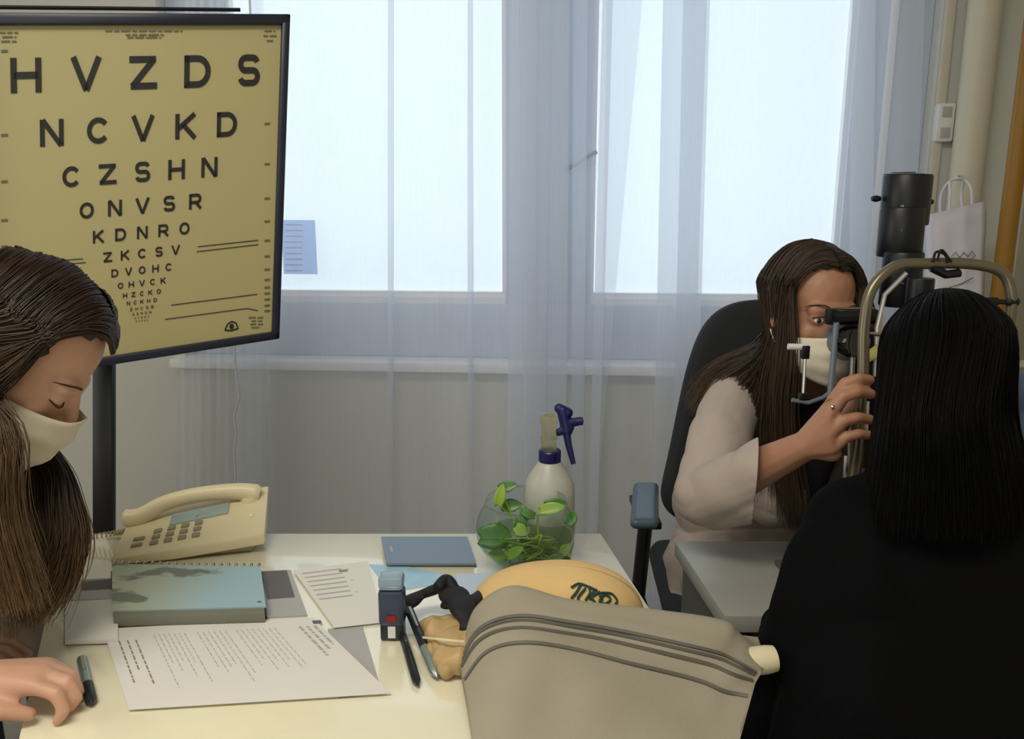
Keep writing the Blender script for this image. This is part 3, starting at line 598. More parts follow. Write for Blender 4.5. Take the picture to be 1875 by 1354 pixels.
# ribbon
rb = crom([D(742, 1108, .028), D(775, 1088, .034), D(812, 1078, .048), D(835, 1095, .05), D(850, 1120, .05), D(860, 1150, .04), D(858, 1175, .02)], 40)
mb = MB(); mb.tube(rb, [.013 + .002 * math.sin(i * .8) + .008 * math.exp(-((i - 20) / 6) ** 2) for i in range(40)], 12, flat=.45, ref=(0, 0, 1))
rb2 = crom([D(815, 1105, .04), D(850, 1105, .05), D(885, 1090, .045), D(905, 1085, .03)], 16); mb.tube(rb2, [.013 + .002 * math.sin(i * 1.3) for i in range(16)], 10, flat=.5, ref=(0, 0, 1))
rb3 = crom([D(800, 1080, .055), D(818, 1062, .06), D(834, 1085, .05)], 10); mb.tube(rb3, .009, 10)
tag(mb.build('hair_ribbon', 'ribbon', sub=1), 'crumpled black hair ribbon between the stamp and the tan cap', 'ribbon')
# pouch
b = Blob(); b.hull([(D(800, 1160, .02), .02), (D(850, 1150, .022), .022), (D(820, 1215, .018), .018), (D(860, 1210, .018), .018)]); b.hull([(D(780, 1150, .014), .012), (D(800, 1190, .012), .012), (D(850, 1140, .02), .015)])
pz = b.build('fabric_pouch', 'pouch', None, .003, 6, fold_noise(3, .005, 70)); tag(pz, 'crumpled tan pouch under the black ribbon left of the grey bag', 'pouch')
MB().tube(crom([D(775, 1168, .028), D(810, 1172, .044), D(850, 1176, .044)], 10), .0016, 6).build('drawstring', 'roll', pz)
# tan cap with stitched mark
cc = P(1018, 1122, 1.13); cc.z = HD + .006; cap = thing('canvas_cap', 0, 'tan canvas cap with dark green stitched lettering behind the grey bag', 'cap')
ra, rbb, rc = Vector((.122, 0, 0)), Vector((0, .085, 0)), Vector((0, 0, .080))
rows = []
for i in range(22):
    t = i / 21 * math.pi / 2; rows.append([cc + ra * (math.cos(t) * math.cos(p)) * (1 + .02 * math.sin(3 * p)) + rbb * (math.cos(t) * math.sin(p)) + rc * (math.sin(t) ** .9) * (1 + .05 * math.sin(2 * p + 1) * math.cos(t)) for p in np.linspace(0, 2 * math.pi, 49)])
MB().grid(rows).build('crown', 'cap', cap, solid=.0015, sharp=0)
def on_cap(px, py, up=.0012):
    d = ray(px, py); o = CAM - cc; S = lambda q: Vector((q.x / .122, q.y / .085, q.z / .080)); a = S(d); b_ = S(o); A = a.dot(a); B = 2 * a.dot(b_); C = b_.dot(b_) - 1; q = B * B - 4 * A * C
    t = (-B - math.sqrt(q)) / (2 * A) if q > 0 else -B / (2 * A); p = CAM + d * t; return p + (CAM - p).normalized() * (up + .003)
for pl in ([(1046, 1076), (1060, 1069), (1078, 1075), (1094, 1082)], [(1064, 1070), (1056, 1084), (1046, 1096)], [(1072, 1078), (1060, 1092), (1058, 1100)], [(1078, 1074), (1080, 1086), (1072, 1100)], [(1098, 1084), (1084, 1094), (1092, 1106)],
           [(1092, 1088), (1104, 1086), (1120, 1088), (1130, 1100), (1126, 1108)], [(1098, 1094), (1110, 1090), (1118, 1098), (1108, 1106), (1097, 1101), (1104, 1096)], [(1088, 1080), (1084, 1090), (1080, 1098)]):
    MB().tube([on_cap(*p) for p in [tuple(x)[:2] for x in crom([(a, b, 0) for a, b in pl], 14)]], .0016, 6).build('stitched_stroke', 'thread', cap)
MB().tube([cc + ra * 1.01 * math.cos(p) + rbb * 1.01 * math.sin(p) + Vector((0, 0, .002)) for p in np.linspace(0, 2 * math.pi, 60)], .003, 6, cap=False).build('hem', 'cap', cap)
rebase(cap, cc - Vector((0, 0, .006)))
# grey bag
bag = thing('zip_bag', 0, 'grey-beige canvas bag with a double zip lying at the front of the desk', 'bag')
RW = [([(862, 1175), (885, 1125), (945, 1090), (1045, 1110), (1170, 1125), (1312, 1146), (1345, 1170), (1388, 1222)], 1.10, True),
      ([(848, 1175), (872, 1112), (937, 1074), (1040, 1098), (1170, 1113), (1318, 1134), (1354, 1160), (1398, 1217)], 1.045, False),
      ([(844, 1200), (874, 1135), (945, 1104), (1045, 1120), (1170, 1138), (1310, 1165), (1352, 1188), (1396, 1226)], 1.015, False),
      ([(842, 1216), (878, 1152), (950, 1130), (1050, 1141), (1170, 1163), (1300, 1192), (1348, 1212), (1390, 1236)], .998, False),
      ([(842, 1228), (880, 1170), (952, 1150), (1050, 1163), (1165, 1185), (1290, 1215), (1340, 1234), (1384, 1250)], .985, False),
      ([(846, 1250), (890, 1195), (960, 1175), (1052, 1188), (1160, 1215), (1280, 1246), (1330, 1266), (1372, 1284)], .965, False),
      ([(856, 1300), (905, 1240), (975, 1228), (1060, 1248), (1160, 1282), (1270, 1315), (1320, 1335), (1362, 1345)], .925, False),
      ([(868, 1380), (915, 1380), (980, 1385), (1060, 1390), (1150, 1395), (1250, 1400), (1300, 1400), (1345, 1400)], .86, False)]
cols = []
for pts, z, low in RW:
    r = []
    for x, y in pts:
        q = P(x, y, z)
        if low or z < .9: q.z = HD + .004
        q.z = max(q.z, HD + .004); r.append(q)
    cols.append(crom(r, 60))
fine = [crom([cols[k][i] for k in range(len(cols))], 44) for i in range(60)]
for i, r in enumerate(fine):
    for j, p in enumerate(r):
        if 2 < j < 42: r[j] = p + Vector((0, -1, .4)) * (.0022 * math.sin(i * .42 + j * .22) + .003 * math.sin(i * .17 - j * .31 + 1) * min(1, j / 20))
mb = MB().grid(fine)
c0 = [sum((Vector(p) for p in fine[0]), Vector()) / 44, sum((Vector(p) for p in fine[-1]), Vector()) / 44]
for e, ci_ in ((0, c0[0]), (59, c0[1])):
    base = len(mb.v); mb.v.append(tuple(ci_)); 
    for j in range(43): mb.f.append((e * 44 + j, e * 44 + j + 1, base))
mb.build('bag_body', 'bag', bag, sharp=0)
for k, (kk, r) in enumerate(((3, .0028), (3.35, .0022), (4.0, .0026), (5.05, .003))):
    ln = []
    for i in range(1, 59):
        t = kk / 7 * 43; j = int(t); p = fine[i][j].lerp(fine[i][min(j + 1, 43)], t - j); ln.append(p + (CAM - p).normalized() * .0005)
    MB().tube(ln, r, 6).build('zipper' if k in (0, 2) else 'piping', 'zipper', bag)
rebase(bag, H(1110, 1300, HD))
er = P(1376, 1212, 1.03); rl = MB().lathe([(.006, -.014), (.016, -.012), (.0175, 0), (.0175, .02), (.016, .030), (.006, .033)], er, CD(.9, -.08, .1), 24)
tag(rl.build('cream_roll', 'roll'), 'end of a small cream roll poking out beside the grey bag', 'roll')

# glass bowl with plant -------------------------------------------------
bc = D(962, 1040); br_ = .078
bw = thing('plant_bowl', 0, 'round clear glass bowl of water holding a green trailing plant', 'plant bowl')
pf = [(.001, .002), (.03, .0015)] + [(br_ * math.sin(t), br_ * .86 - br_ * .86 * math.cos(t)) for t in np.linspace(.45, 2.22, 26)]
rim = pf[-1]; pf += [(rim[0] + .002, rim[1] + .006)]
mb = MB(); n = 48; v = []
for r, h in pf: v += [bc + Vector((math.cos(2 * math.pi * k / n) * r, math.sin(2 * math.pi * k / n) * r, h)) for k in range(n)]
mb.add(v, [(i * n + k, i * n + (k + 1) % n, (i + 1) * n + (k + 1) % n, (i + 1) * n + k) for i in range(len(pf) - 1) for k in range(n)]); mb.build('glass_bowl', 'glass', bw, sharp=0)
MB().tube([bc + Vector((math.cos(t) * (rim[0] + .002), math.sin(t) * (rim[0] + .002), rim[1] + .006)) for t in np.linspace(0, 2 * math.pi, 49)], .0018, 8, cap=False).build('rim', 'glass', bw)
pw = [(r * .96, h + .001) for r, h in pf[1:16]]; MB().lathe(pw, bc, n=40).build('water', 'water', bw)
def leaf(c, L, W, ang, m, tilt=.3, curl=.2, cx=None):
    """heart-shaped leaf at world c; ang = direction of the tip in the picture plane"""
    dx = CD(math.cos(ang), -math.sin(ang), -tilt).normalized(); nn = CD(0, -.3, -1).normalized(); dy = nn.cross(dx).normalized(); nn = dx.cross(dy)
    rows = []
    for i in range(11):
        s = i / 10; wd = W * (math.sin(math.pi * min(1, s * .93 + .07)) ** .65) * (1 - .35 * s); row = []
        for k in range(7):
            a = (k - 3) / 3; row.append(c + dx * (s * L - (.12 * L * abs(a) if s < .2 else 0)) + dy * a * wd + nn * (-curl * L * s * s + .18 * wd * abs(a) ** 1.5))
        rows.append(row)
    return MB().grid(rows).build('leaf', m, bw, solid=.0006, sharp=0)
zb = (bc - CAM).dot(FW)
for x, y, L, W, a, m, tl in ((880, 985, .052, .024, .1, 'leaf', .1), (902, 965, .045, .022, -1.0, 'leaf', .0), (912, 925, .036, .011, 1.35, 'leaf2', .2), (915, 895, .030, .011, .3, 'leaf', .3), (920, 928, .034, .013, .15, 'leaf', .2), (958, 932, .022, .010, -1.2, 'leaf', .3),
                            (990, 935, .042, .012, .22, 'leaf2', .3), (1000, 925, .036, .011, .1, 'leaf', .1), (978, 945, .022, .009, 2.8, 'leaf', .2), (950, 950, .026, .013, -1.4, 'leaf', .1), (945, 965, .022, .012, -.6, 'leaf2', .2), (965, 965, .022, .011, -2.0, 'leaf', .3), (958, 985, .026, .010, -.9, 'leaf', .2),
                            (1040, 960, .024, .012, 1.0, 'leaf', -.3), (1005, 1028, .036, .012, .15, 'leaf', .1), (1030, 1015, .02, .01, 1.0, 'leaf2', .2), (930, 1020, .03, .010, .6, 'leaf2', .2), (900, 1010, .03, .012, -.5, 'leaf2', .1)):
    leaf(P(x, y, zb - .012 + random.uniform(-.018, .018)), L * .95, W, a, m, tl)
for k in range(20):
    c = [P(962 + random.uniform(-50, 60), 1000 + random.uniform(-25, 30), zb + random.uniform(-.025, .025)) for _ in range(5)]; mbr = MB().tube(crom(c, 20), random.uniform(.0006, .0014), 5); mbr.build('stem' if k < 6 else 'root', 'leaf2' if k < 6 else 'root', bw)
for q in (((925, 915), (940, 950), (955, 990), (970, 1010)), ((1000, 930), (985, 945), (985, 980), (975, 1015)), ((912, 990), (935, 1005), (960, 1015)), ((918, 900), (914, 920), (935, 945), (955, 960))):
    MB().tube(crom([P(x, y, zb) for x, y in q], 14), .0016, 6).build('stem', 'leaf2', bw)
rebase(bw, bc)
# spray bottle
sc_ = D(1005, 1003); zz = (sc_ - CAM).dot(FW); k = zz / FPX
sp = thing('spray_bottle', 0, 'translucent white spray bottle with a navy blue trigger head behind the plant bowl', 'spray bottle')
hz = lambda y: (P(1005, y, zz).z - HD)
r0_ = 46 * k
MB().lathe([(r0_ * .92, 0), (r0_, .006), (r0_, hz(905)), (r0_ * .985, hz(880)), (r0_ * .8, hz(860)), (r0_ * .45, hz(836)), (17 * k, hz(830)), (17 * k, hz(822))], sc_, n=36).build('bottle_body', 'bottle', sp)
MB().lathe([(19 * k, hz(834)), (20 * k, hz(832)), (20 * k, hz(814)), (18.5 * k, hz(812))], sc_, n=30).build('collar', 'navyblue', sp)
MB().lathe([(14 * k, hz(812)), (13 * k, hz(795)), (16 * k, hz(790)), (13 * k, hz(782)), (12 * k, hz(768)), (16 * k, hz(760)), (14 * k, hz(747)), (8 * k, hz(742))], sc_ + Vector((-2 * k, 0, 0)), n=24).build('pump_housing', 'clearplastic', sp)
q = lambda x, y, dz=0: P(x, y, zz + dz)
b = Blob(); s = k * 1.22; b.hull([(q(1024, 748), 8 * s), (q(1040, 756), 8 * s)]); b.hull([(q(1030, 752), 9 * s), (q(1038, 790), 9 * s)]); b.hull([(q(1022, 792), 6 * s), (q(1042, 784), 8 * s)]); b.hull([(q(1040, 775), 8 * s), (q(1062, 772), 6 * s)])
b.build('spray_head', 'navyblue', sp, .0012, 3)
MB().tube([q(1036, 785), q(1041, 815), q(1050, 850)], [9 * s, 7.5 * s, 5.5 * s], 10, flat=.7).build('trigger', 'navyblue', sp)
MB().tube([q(1054, 772), q(1067, 771.5)], 6.5 * s, 14).build('nozzle', 'navyblue', sp); MB().tube([sc_ + Vector((0, 0, .01)), sc_ + Vector((0, 0, hz(815)))], .002, 8).build('dip_tube', 'white', sp)
rebase(sp, sc_)

# ================================================================== INSTRUMENT TABLE
HT = .70
it = thing('instrument_table', 0, 'grey laminate instrument table between the examiner and the patient', 'table')
a, b = H(1235, 991, HT), H(1327, 1128, HT); c = Vector((b.x + .62, b.y, HT)); d = Vector((a.x + .62, a.y, HT))
MB().prism([p - Vector((0, 0, .03)) for p in (a, b, c, d)], (0, 0, .03)).build('table_top', 'table', it, bevel=.003)
a2 = a + Vector((.012, -.03, 0)); b2 = b + Vector((.012, .01, 0))
MB().prism([Vector((p.x, p.y, z)) for p, z in ((a2, .05), (b2, .05), (b2, HT - .03), (a2, HT - .03))], (.02, 0, 0)).build('side_panel', 'table_side', it, smooth=False)
MB().prism([Vector((p.x, p.y, z)) for p, z in ((c, .05), (d, .05), (d, HT - .03), (c, HT - .03))], (-.02, 0, 0)).build('side_panel', 'table_side', it, smooth=False)
MB().box(((a.x + c.x) / 2, (a.y + b.y) / 2, .03), (.3, 0, 0), (0, .1, 0), (0, 0, .03)).build('foot_plate', 'black', it, bevel=.004)
MB().box(((a.x + c.x) / 2, a.y - .05, .40), (.29, 0, 0), (0, .008, 0), (0, 0, .2)).build('back_panel', 'table_side', it, smooth=False)
rebase(it, ((a.x + c.x) / 2, (a.y + b.y) / 2, 0))
sp_ = H(1440, 1040, HT + .001); tb = MB().box(sp_ + Vector((.015, 0, .004)), (.03, .004, 0), (-.002, .02, 0), (0, 0, .004)).build('small_case', 'darkcard', bevel=.002); tag(tb, 'small dark grey case on the instrument table near the patient', 'case')

# ================================================================== EXAMINER CHAIR
ec = thing('office_chair', 0, 'black office chair with a tall curved backrest that the examiner sits on', 'chair')
out = [(1420, 545), (1365, 547), (1325, 560), (1293, 590), (1272, 640), (1256, 700), (1242, 770), (1228, 840), (1216, 890), (1213, 915), (1222, 938), (1240, 953), (1262, 961), (1400, 965), (1520, 950), (1560, 900), (1575, 760), (1565, 650), (1540, 590), (1500, 555)]
pts = [P(x, y, 1.93 + .0 * y) for x, y in out]; cc_ = sum(pts, Vector()) / len(pts)
fr = [];
for s, dd in ((1, .03), (1, .05), (.97, .062)): fr.append([cc_ + (p - cc_) * s + FW * dd for p in pts])
ring = [[cc_ + (p - cc_) * s + FW * dd for p in pts] for s, dd in ((.0, .012), (.5, .006), (.86, .0), (.97, .004), (1, .018), (1, .045), (.96, .058), (.0, .06))]
n = len(pts); mb = MB(); mb.add([p for r in ring for p in r], [(i * n + k, i * n + (k + 1) % n, (i + 1) * n + (k + 1) % n, (i + 1) * n + k) for i in range(len(ring) - 1) for k in range(n)])
mb.build('backrest', 'chair', ec, sub=2)
sb_ = H(1330, 1120, .46); sbx = P(1400, 1100, 1.80).x; 
b = Blob(); 
for dx in (-.17, .17): 
    pass
b.hull([((sbx - .19, 1.56, .45), .04), ((sbx + .19, 1.56, .45), .04), ((sbx - .17, 1.93, .45), .04), ((sbx + .17, 1.93, .45), .04)]); b.build('seat', 'chair', ec, .008, 4)
MB().tube([(sbx, 1.75, .42), (sbx, 1.75, .12)], .028, 16).build('gas_column', 'black', ec)
for k in range(5):
    t = k * 2 * math.pi / 5 + .3; e = Vector((sbx + .28 * math.cos(t), 1.75 + .28 * math.sin(t), .075)); MB().tube([(sbx, 1.75, .13), e], [.024, .014], 10).build('base_arm', 'black', ec)
    MB().lathe([(.024, -.018), (.027, -.012), (.027, .012), (.024, .018)], e - Vector((0, 0, .047)), (math.sin(t), -math.cos(t), 0), 20).build('caster', 'black', ec)
MB().tube([(sbx, 1.8, .42), (sbx, 1.99, .45), (sbx, 2.02, .75)], .02, 10).build('back_support', 'black', ec)
HA = .715; pa, pb_ = H(1183, 884, HA), H(1180, 948, HA); wA = .029
b = Blob(); b.hull([(pa + Vector((-wA + .012, 0, -.012)), .012), (pa + Vector((wA - .012, 0, -.012)), .012), (pb_ + Vector((-wA + .012, 0, -.012)), .012), (pb_ + Vector((wA - .012, 0, -.012)), .012)])
b.build('armrest_pad', 'pad', ec, .003, 5)
pm = (pa + pb_) / 2; MB().box(pm - Vector((0, 0, .028)), (.022, 0, 0), (0, .08, 0), (0, 0, .008)).build('armrest_plate', 'black', ec, bevel=.003)
MB().tube([pm + Vector((0, -.02, -.03)), Vector((pm.x - .012, pm.y - .02, .50)), Vector((pm.x + .02, pm.y - .01, .42)), Vector((sbx - .12, pm.y, .41))], .0155, 12, ref=(0, 1, 0)).build('armrest_post', 'black', ec)
rebase(ec, (sbx, 1.75, 0))

# ================================================================== PEOPLE
class Head:
    def __init__(s, c, F, U, k=1.0):
        s.c = Vector(c); s.F = Vector(F).normalized(); U = Vector(U); s.U = (U - s.F * U.dot(s.F)).normalized(); s.R = s.F.cross(s.U); s.k = k
    def __call__(s, r, f, u): return s.c + (s.R * r + s.F * f + s.U * u) * s.k
    def ax(s, a, b, c): return (s.R * a * s.k, s.F * b * s.k, s.U * c * s.k)
def head_at(eye_local, eye_world, F, U, k):
    h = Head((0, 0, 0), F, U, k); return Head(Vector(eye_world) - h(*eye_local), F, U, k)
def head_blob(b, h):
    k = h.k
    b.ell(h(0, -.012, .035), h.ax(.073, .093, .087)); b.ell(h(0, .026, -.022), h.ax(.058, .060, .080))
    b.hull([(h(0, .066, -.098), .017 * k), (h(.046, .005, -.07), .016 * k), (h(-.046, .005, -.07), .016 * k), (h(0, .05, -.06), .036 * k)])
    b.hull([(h(.034, .068, .014), .014 * k), (h(0, .076, .016), .012 * k)]); b.hull([(h(-.034, .068, .014), .014 * k), (h(0, .076, .016), .012 * k)])
    b.hull([(h(0, .082, .006), .007 * k), (h(0, .104, -.034), .009 * k)]); b.hull([(h(.011, .092, -.038), .008 * k), (h(-.011, .092, -.038), .008 * k), (h(0, .104, -.034), .009 * k)])
    for s in (1, -1):
        b.ell(h(.034 * s, .055, -.030), h.ax(.022, .020, .023), 2); b.ell(h(.031 * s, .070, -.002), h.ax(.0145, .0125, .0115), 2)
        b.ell(h(.069 * s, -.006, -.008), h.ax(.005, .016, .026), 2)
    b.hull([(h(.016, .080, -.064), .007 * k), (h(-.016, .080, -.064), .007 * k), (h(0, .086, -.066), .009 * k)])
def brows_eyes(h, par, closed, sides=(1, -1)):
    for s in sides:
        MB().tube(crom([h(.014 * s, .0855, .019), h(.030 * s, .0845, .0245), h(.045 * s, .072, .0225), h(.050 * s, .060, .018)], 14), [.0010 + .0014 * math.sin(math.pi * min(1, (i + 2) / 14)) for i in range(14)], 8, flat=.5).build('eyebrow', 'brow', par)
        if closed:
            MB().tube(crom([h(.018 * s, .080, -.004), h(.026 * s, .0830, -.0075), h(.036 * s, .0815, -.008), h(.043 * s, .0740, -.005), h(.046 * s, .0690, -.003)], 14), [.0006 + .0010 * math.sin(math.pi * i / 13) for i in range(14)], 6).build('eyelashes', 'brow', par)
        else:
            MB().add(*(lambda c, a: ([c + a[0] * v.x + a[1] * v.y + a[2] * v.z for v in ico(3)[0]], ico(3)[1]))(h(.031 * s, .0735, -.003), h.ax(.0105, .0108, .0065))).build('eyeball', 'eye', par)
            MB().add(*(lambda c, a: ([c + a[0] * v.x + a[1] * v.y + a[2] * v.z for v in ico(2)[0]], ico(2)[1]))(h(.033 * s, .0808, -.003), h.ax(.0048, .0042, .0050))).build('iris', 'iris', par)
            MB().tube([h(.019 * s, .080, .000), h(.026 * s, .0845, .0035), h(.036 * s, .0835, .004), h(.045 * s, .077, .001)], .0011, 6).build('eyelashes', 'brow', par)
def face_mask(h, par, top=-.022, side=.062):
    rows = []
    for j in range(15):
        t = j / 14; row = []
        for i in range(29):
            a = (i - 14) / 14; th = a * R(84)
            u0 = top - .012 * abs(a) ** 1.4 + .006 * math.exp(-(a / .18) ** 2); u1 = -.120 + .030 * abs(a) ** 1.5; u = u0 + (u1 - u0) * t
            fr = .110 - .018 * t ** 2 + .008 * math.sin(math.pi * t); pl = .0018 * math.cos(t * math.pi * 6)
            rr_ = side + .010 * math.sin(math.pi * t) ** .7 - .012 * t
            f = (fr + pl) * math.cos(th) ** 1.1 if abs(a) < .999 else 0
            row.append(h(rr_ * math.sin(th), .012 + (fr - .012 + pl) * math.cos(th) ** .88, u))
        rows.append(row)
    o = MB().grid(rows).build('face_mask', 'mask', par, solid=.001, sharp=0)
    for s in (1, -1):
        MB().tube(crom([h(side * .98 * s, .020, -.036), h(.068 * s, .0, -.005), h(.070 * s, -.02, .006), h(.069 * s, -.024, -.02), h(.066 * s, -.008, -.05), h((side - .01) * s, .018, -.088)], 20), .0012, 6).build('ear_loop', 'mask', o)
    return o
def scalp(h, par, m, pad=.008):
    vs0, fs = ico(4); pts = []; keep = []
    a = h.ax(.073 + pad, .093 + pad, .087 + pad); 
    for v in vs0: pts.append(h(0, -.012, .035) + a[0] * v.x + a[1] * v.y + a[2] * v.z)
    def ok(v):
        f = v.y * .1 - .012; u = v.z * .095 + .035; return not (f > .012 and u < .078 + .35 * max(0, f - .06) and not (f < .045 and abs(v.x) > .8 and u > .03)) and not (f > -.02 and u < -.02)
    mb = MB(); mb.add(pts, [q for q in fs if all(ok(vs0[i]) for i in q)]); o = mb.build('scalp_hair', m, par, solid=.004, sharp=0)
    me = o.data; at = me.color_attributes.new('strand', 'FLOAT_COLOR', 'POINT'); at.data.foreach_set('color', np.tile([.3, .0, 1, 1], len(me.vertices)).astype(np.float32)); return o
def meridians(h, side, betas, ends, pad=.013, front_to=30, psi1=92, part=0., backk=.8):
    """guides from a centre part down one side of the head, then on through world points"""
    out = []
    for b0, e in zip(betas, ends):
        b1 = b0 + (front_to - b0) * (1 if b0 > front_to else 0) if b0 > 0 else b0 * backk
        g = []
        for ps in (2, 22, 44, 68, psi1):
            be = R(b0 + (b1 - b0) * (ps / psi1) ** .8); p = R(ps)
            g.append(h(part + side * (.073 + pad) * math.cos(be) * math.sin(p), -.012 + (.093 + pad) * math.sin(be), .035 + (.087 + pad) * math.cos(be) * math.cos(p)))
        out.append(g + list(e))
    return out
def hand(b, wrist, kn, fingers, thumb, r=.0095):
    """palm hull plus five finger chains rooted in it"""
    b.hull([(wrist[0], wrist[1])] + [(p, r * 1.15) for p in kn] )
    for f in fingers: b.chain([(p, q) for p, q in f], 2)
    b.chain([(p, q) for p, q in thumb], 2)

# ---------------- woman writing at the left
wA_ = thing('person', 0, 'brown-haired woman in a white face mask bowing over the cream desk', 'person')
hA = head_at((.034, .083, -.005), P(112, 744, .98), CD(.72, .64, .22), CD(.68, -.72, .02), .97)
b = Blob(); head_blob(b, hA)
nbA = P(-95, 880, 1.10); pelA = Vector((-1.10, 1.24, .56))
b.chain([(hA(0, -.03, -.05), .052), (nbA, .055), ])
shR = P(-150, 960, .98); shL = P(-60, 950, 1.28)
b.hull([(nbA, .06), (shR, .05), (shL, .05)]); b.hull([(shR, .06), (shL, .06), (pelA + Vector((0, -.09, .08)), .10), (pelA + Vector((0, .09, .08)), .10)], 3)
elR = P(-130, 1190, .95); elR.z = max(elR.z, .80); wr = H(-62, 1252, HD + .038); 
elR = Vector((wr.x - .17, wr.y + .13, HD + .06)); elL_ = shL + Vector((.02, .03, -.24)); wrL_ = Vector((-.86, 1.10, .68))
b.chain([(shR, .048), (elR, .038), (wr, .026)]); b.chain([(shL, .046), (elL_, .038), (wrL_, .026)]); b.hull([(wrL_, .024), (wrL_ + Vector((.07, -.02, .0)), .018), (wrL_ + Vector((.07, .03, .0)), .016)])
for q_ in (-.03, -.01, .01, .03): b.chain([(wrL_ + Vector((.07, q_, 0)), .010), (wrL_ + Vector((.105, q_, -.006)), .009), (wrL_ + Vector((.125, q_, -.022)), .008)])
kn = [wr + Vector((.082, -.012, .004)), wr + Vector((.082, .008, .006)), wr + Vector((.078, .026, .002)), wr + Vector((.070, .042, -.004))]
fs = []
for i, (kp, l) in enumerate(zip(kn, (.040, .044, .040, .032))):
    fs.append([(kp, .0092), (kp + Vector((l * .7, -.004, -.006)), .0086), (kp + Vector((l * .95, -.008, -.024)), .0075), (kp + Vector((l * .75, -.010, -.036)), .0068)])
hand(b, (wr, .025), kn, fs, [(wr + Vector((.02, -.022, -.004)), .013), (wr + Vector((.055, -.034, -.012)), .011), (wr + Vector((.082, -.022, -.024)), .0085)])
kneA = [Vector((-.90, 1.02, .52)), Vector((-.93, 1.22, .52))]
for s, kx in zip((-.09, .09), kneA): b.chain([(pelA + Vector((0, s, -.02)), .085), (kx, .055), (kx + Vector((.02, .0, -.42)), .04)])
b.build('body', 'skin', wA_, .0035, 7)
brows_eyes(hA, wA_, True, (1,)); face_mask(hA, wA_, top=-.016)
b = Blob(); b.hull([(nbA + Vector((0, 0, -.03)), .062), (shR, .062), (shL, .062)]); b.hull([(shR, .072), (shL, .072), (pelA + Vector((0, -.09, .06)), .115), (pelA + Vector((0, .09, .06)), .115)], 3)
b.chain([(shR, .06), (elR, .052), (elR.lerp(wr, .86), .040)]); b.chain([(shL, .06), (elL_, .052), (elL_.lerp(wrL_, .85), .040)]); b.hull([(pelA + Vector((0, -.09, 0)), .11), (pelA + Vector((0, .09, 0)), .11)])
for kx in kneA: b.hull([(pelA + Vector((0, kx.y - 1.12, -.01)), .105), (kx + Vector((-.01, 0, .0)), .078)])
b.build('lab_coat', 'coat', wA_, .007, 5, fold_noise(5, .007, 35))
b = Blob(); b.hull([(nbA + Vector((.03, -.02, -.02)), .05), (shR.lerp(pelA, .3) + Vector((.06, -.0, .02)), .05), (shL.lerp(pelA, .3) + Vector((.06, 0, .02)), .05)]); b.build('blouse', 'top_dark', wA_, .006, 4)
b = Blob()
for s, kx in zip((-.09, .09), kneA): b.chain([(pelA + Vector((0, s, -.02)), .095), (kx, .065), (kx + Vector((.02, 0, -.40)), .052)])
b.build('trousers', 'trousers', wA_, .009, 4)
b = Blob()
for kx in kneA: b.hull([(kx + Vector((.0, 0, -.475)), .038), (kx + Vector((.14, 0, -.49)), .028)])
b.build('shoes', 'black', wA_, .006, 4)
scalp(hA, wA_, 'hair_a', .005)
def hangA(f, px):
    return [hA(.084, f, .0), hA(.080, f - .004, -.035)] + [P(x, y, z) for x, y, z in px]
nearE = [hangA(.026, [(24, 800, .90), (14, 890, .905), (22, 970, .91), (50, 1050, .925), (72, 1110, .94)]),
         hangA(.0, [(2, 800, .90), (-2, 890, .905), (12, 980, .91), (48, 1120, .935)]),
         hangA(-.03, [(-20, 820, .91), (-22, 930, .91), (-5, 1030, .92), (25, 1120, .94)]),
         hangA(-.06, [(-55, 850, .93), (-50, 970, .93), (-35, 1110, .94)]),
         hangA(-.090, [(-90, 860, .95), (-80, 980, .95), (-60, 1110, .96)])]
hair('hair_near_side', wA_, meridians(hA, 1, (68, 56, 34, -5, -50), nearE, front_to=20, psi1=74, pad=.011), 3000, 'hair_a', .0009, .0028, .010, seed=3, clumpy=.8)
farE = [[hA(-.080, f, .02), hA(-.078, f - .01, -.03), hA(-.066, f - .03, -.08)] for f in (-.005, -.02, -.04, -.07)]
hair('hair_far_side', wA_, meridians(hA, -1, (66, 54, 18, -45), farE, front_to=22, psi1=76, pad=.011), 1600, 'hair_a', .0009, .0025, .006, seed=4, clumpy=.8, endjit=1)
lk = [[hA(-.055, .035, -.075), P(112, 850, 1.06), P(132, 920, 1.05), P(140, 985, 1.035), P(118, 1060, 1.02), P(70, 1125, 1.0)],
      [hA(-.055, .015, -.085), P(88, 860, 1.06), P(104, 930, 1.05), P(112, 1000, 1.03), P(96, 1070, 1.02), P(60, 1128, 1.0)],
      [hA(-.045, .0, -.085), P(60, 860, 1.06), P(70, 940, 1.05), P(82, 1010, 1.03), P(74, 1075, 1.02), P(50, 1132, 1.0)],
      [hA(-.040, -.02, -.085), P(30, 860, 1.05), P(40, 940, 1.04), P(52, 1010, 1.03), P(50, 1085, 1.02), P(40, 1132, 1.0)],
      [hA(-.040, -.04, -.085), P(0, 860, 1.04), P(5, 940, 1.03), P(15, 1010, 1.02), P(22, 1090, 1.01), P(28, 1132, 1.0)]]
hair('hair_front_lock', wA_, lk, 2200, 'hair_a', .0010, .0035, .020, seed=14, clumpy=1.2)
rebase(wA_, (pelA.x, pelA.y, 0))
ra_ = thing('red_chair', 0, 'red upholstered chair whose seat shows at the left end of the desk', 'chair')
rs = H(78, 1180, .46); bq = Blob(); x1 = rs.x - .02; y1 = rs.y - .02
bq.hull([((x1, y1, .435), .022), ((x1, y1 - .44, .435), .022), ((x1 - .42, y1, .435), .022), ((x1 - .42, y1 - .44, .435), .022)]); bq.build('seat', 'red', ra_, .006, 3)
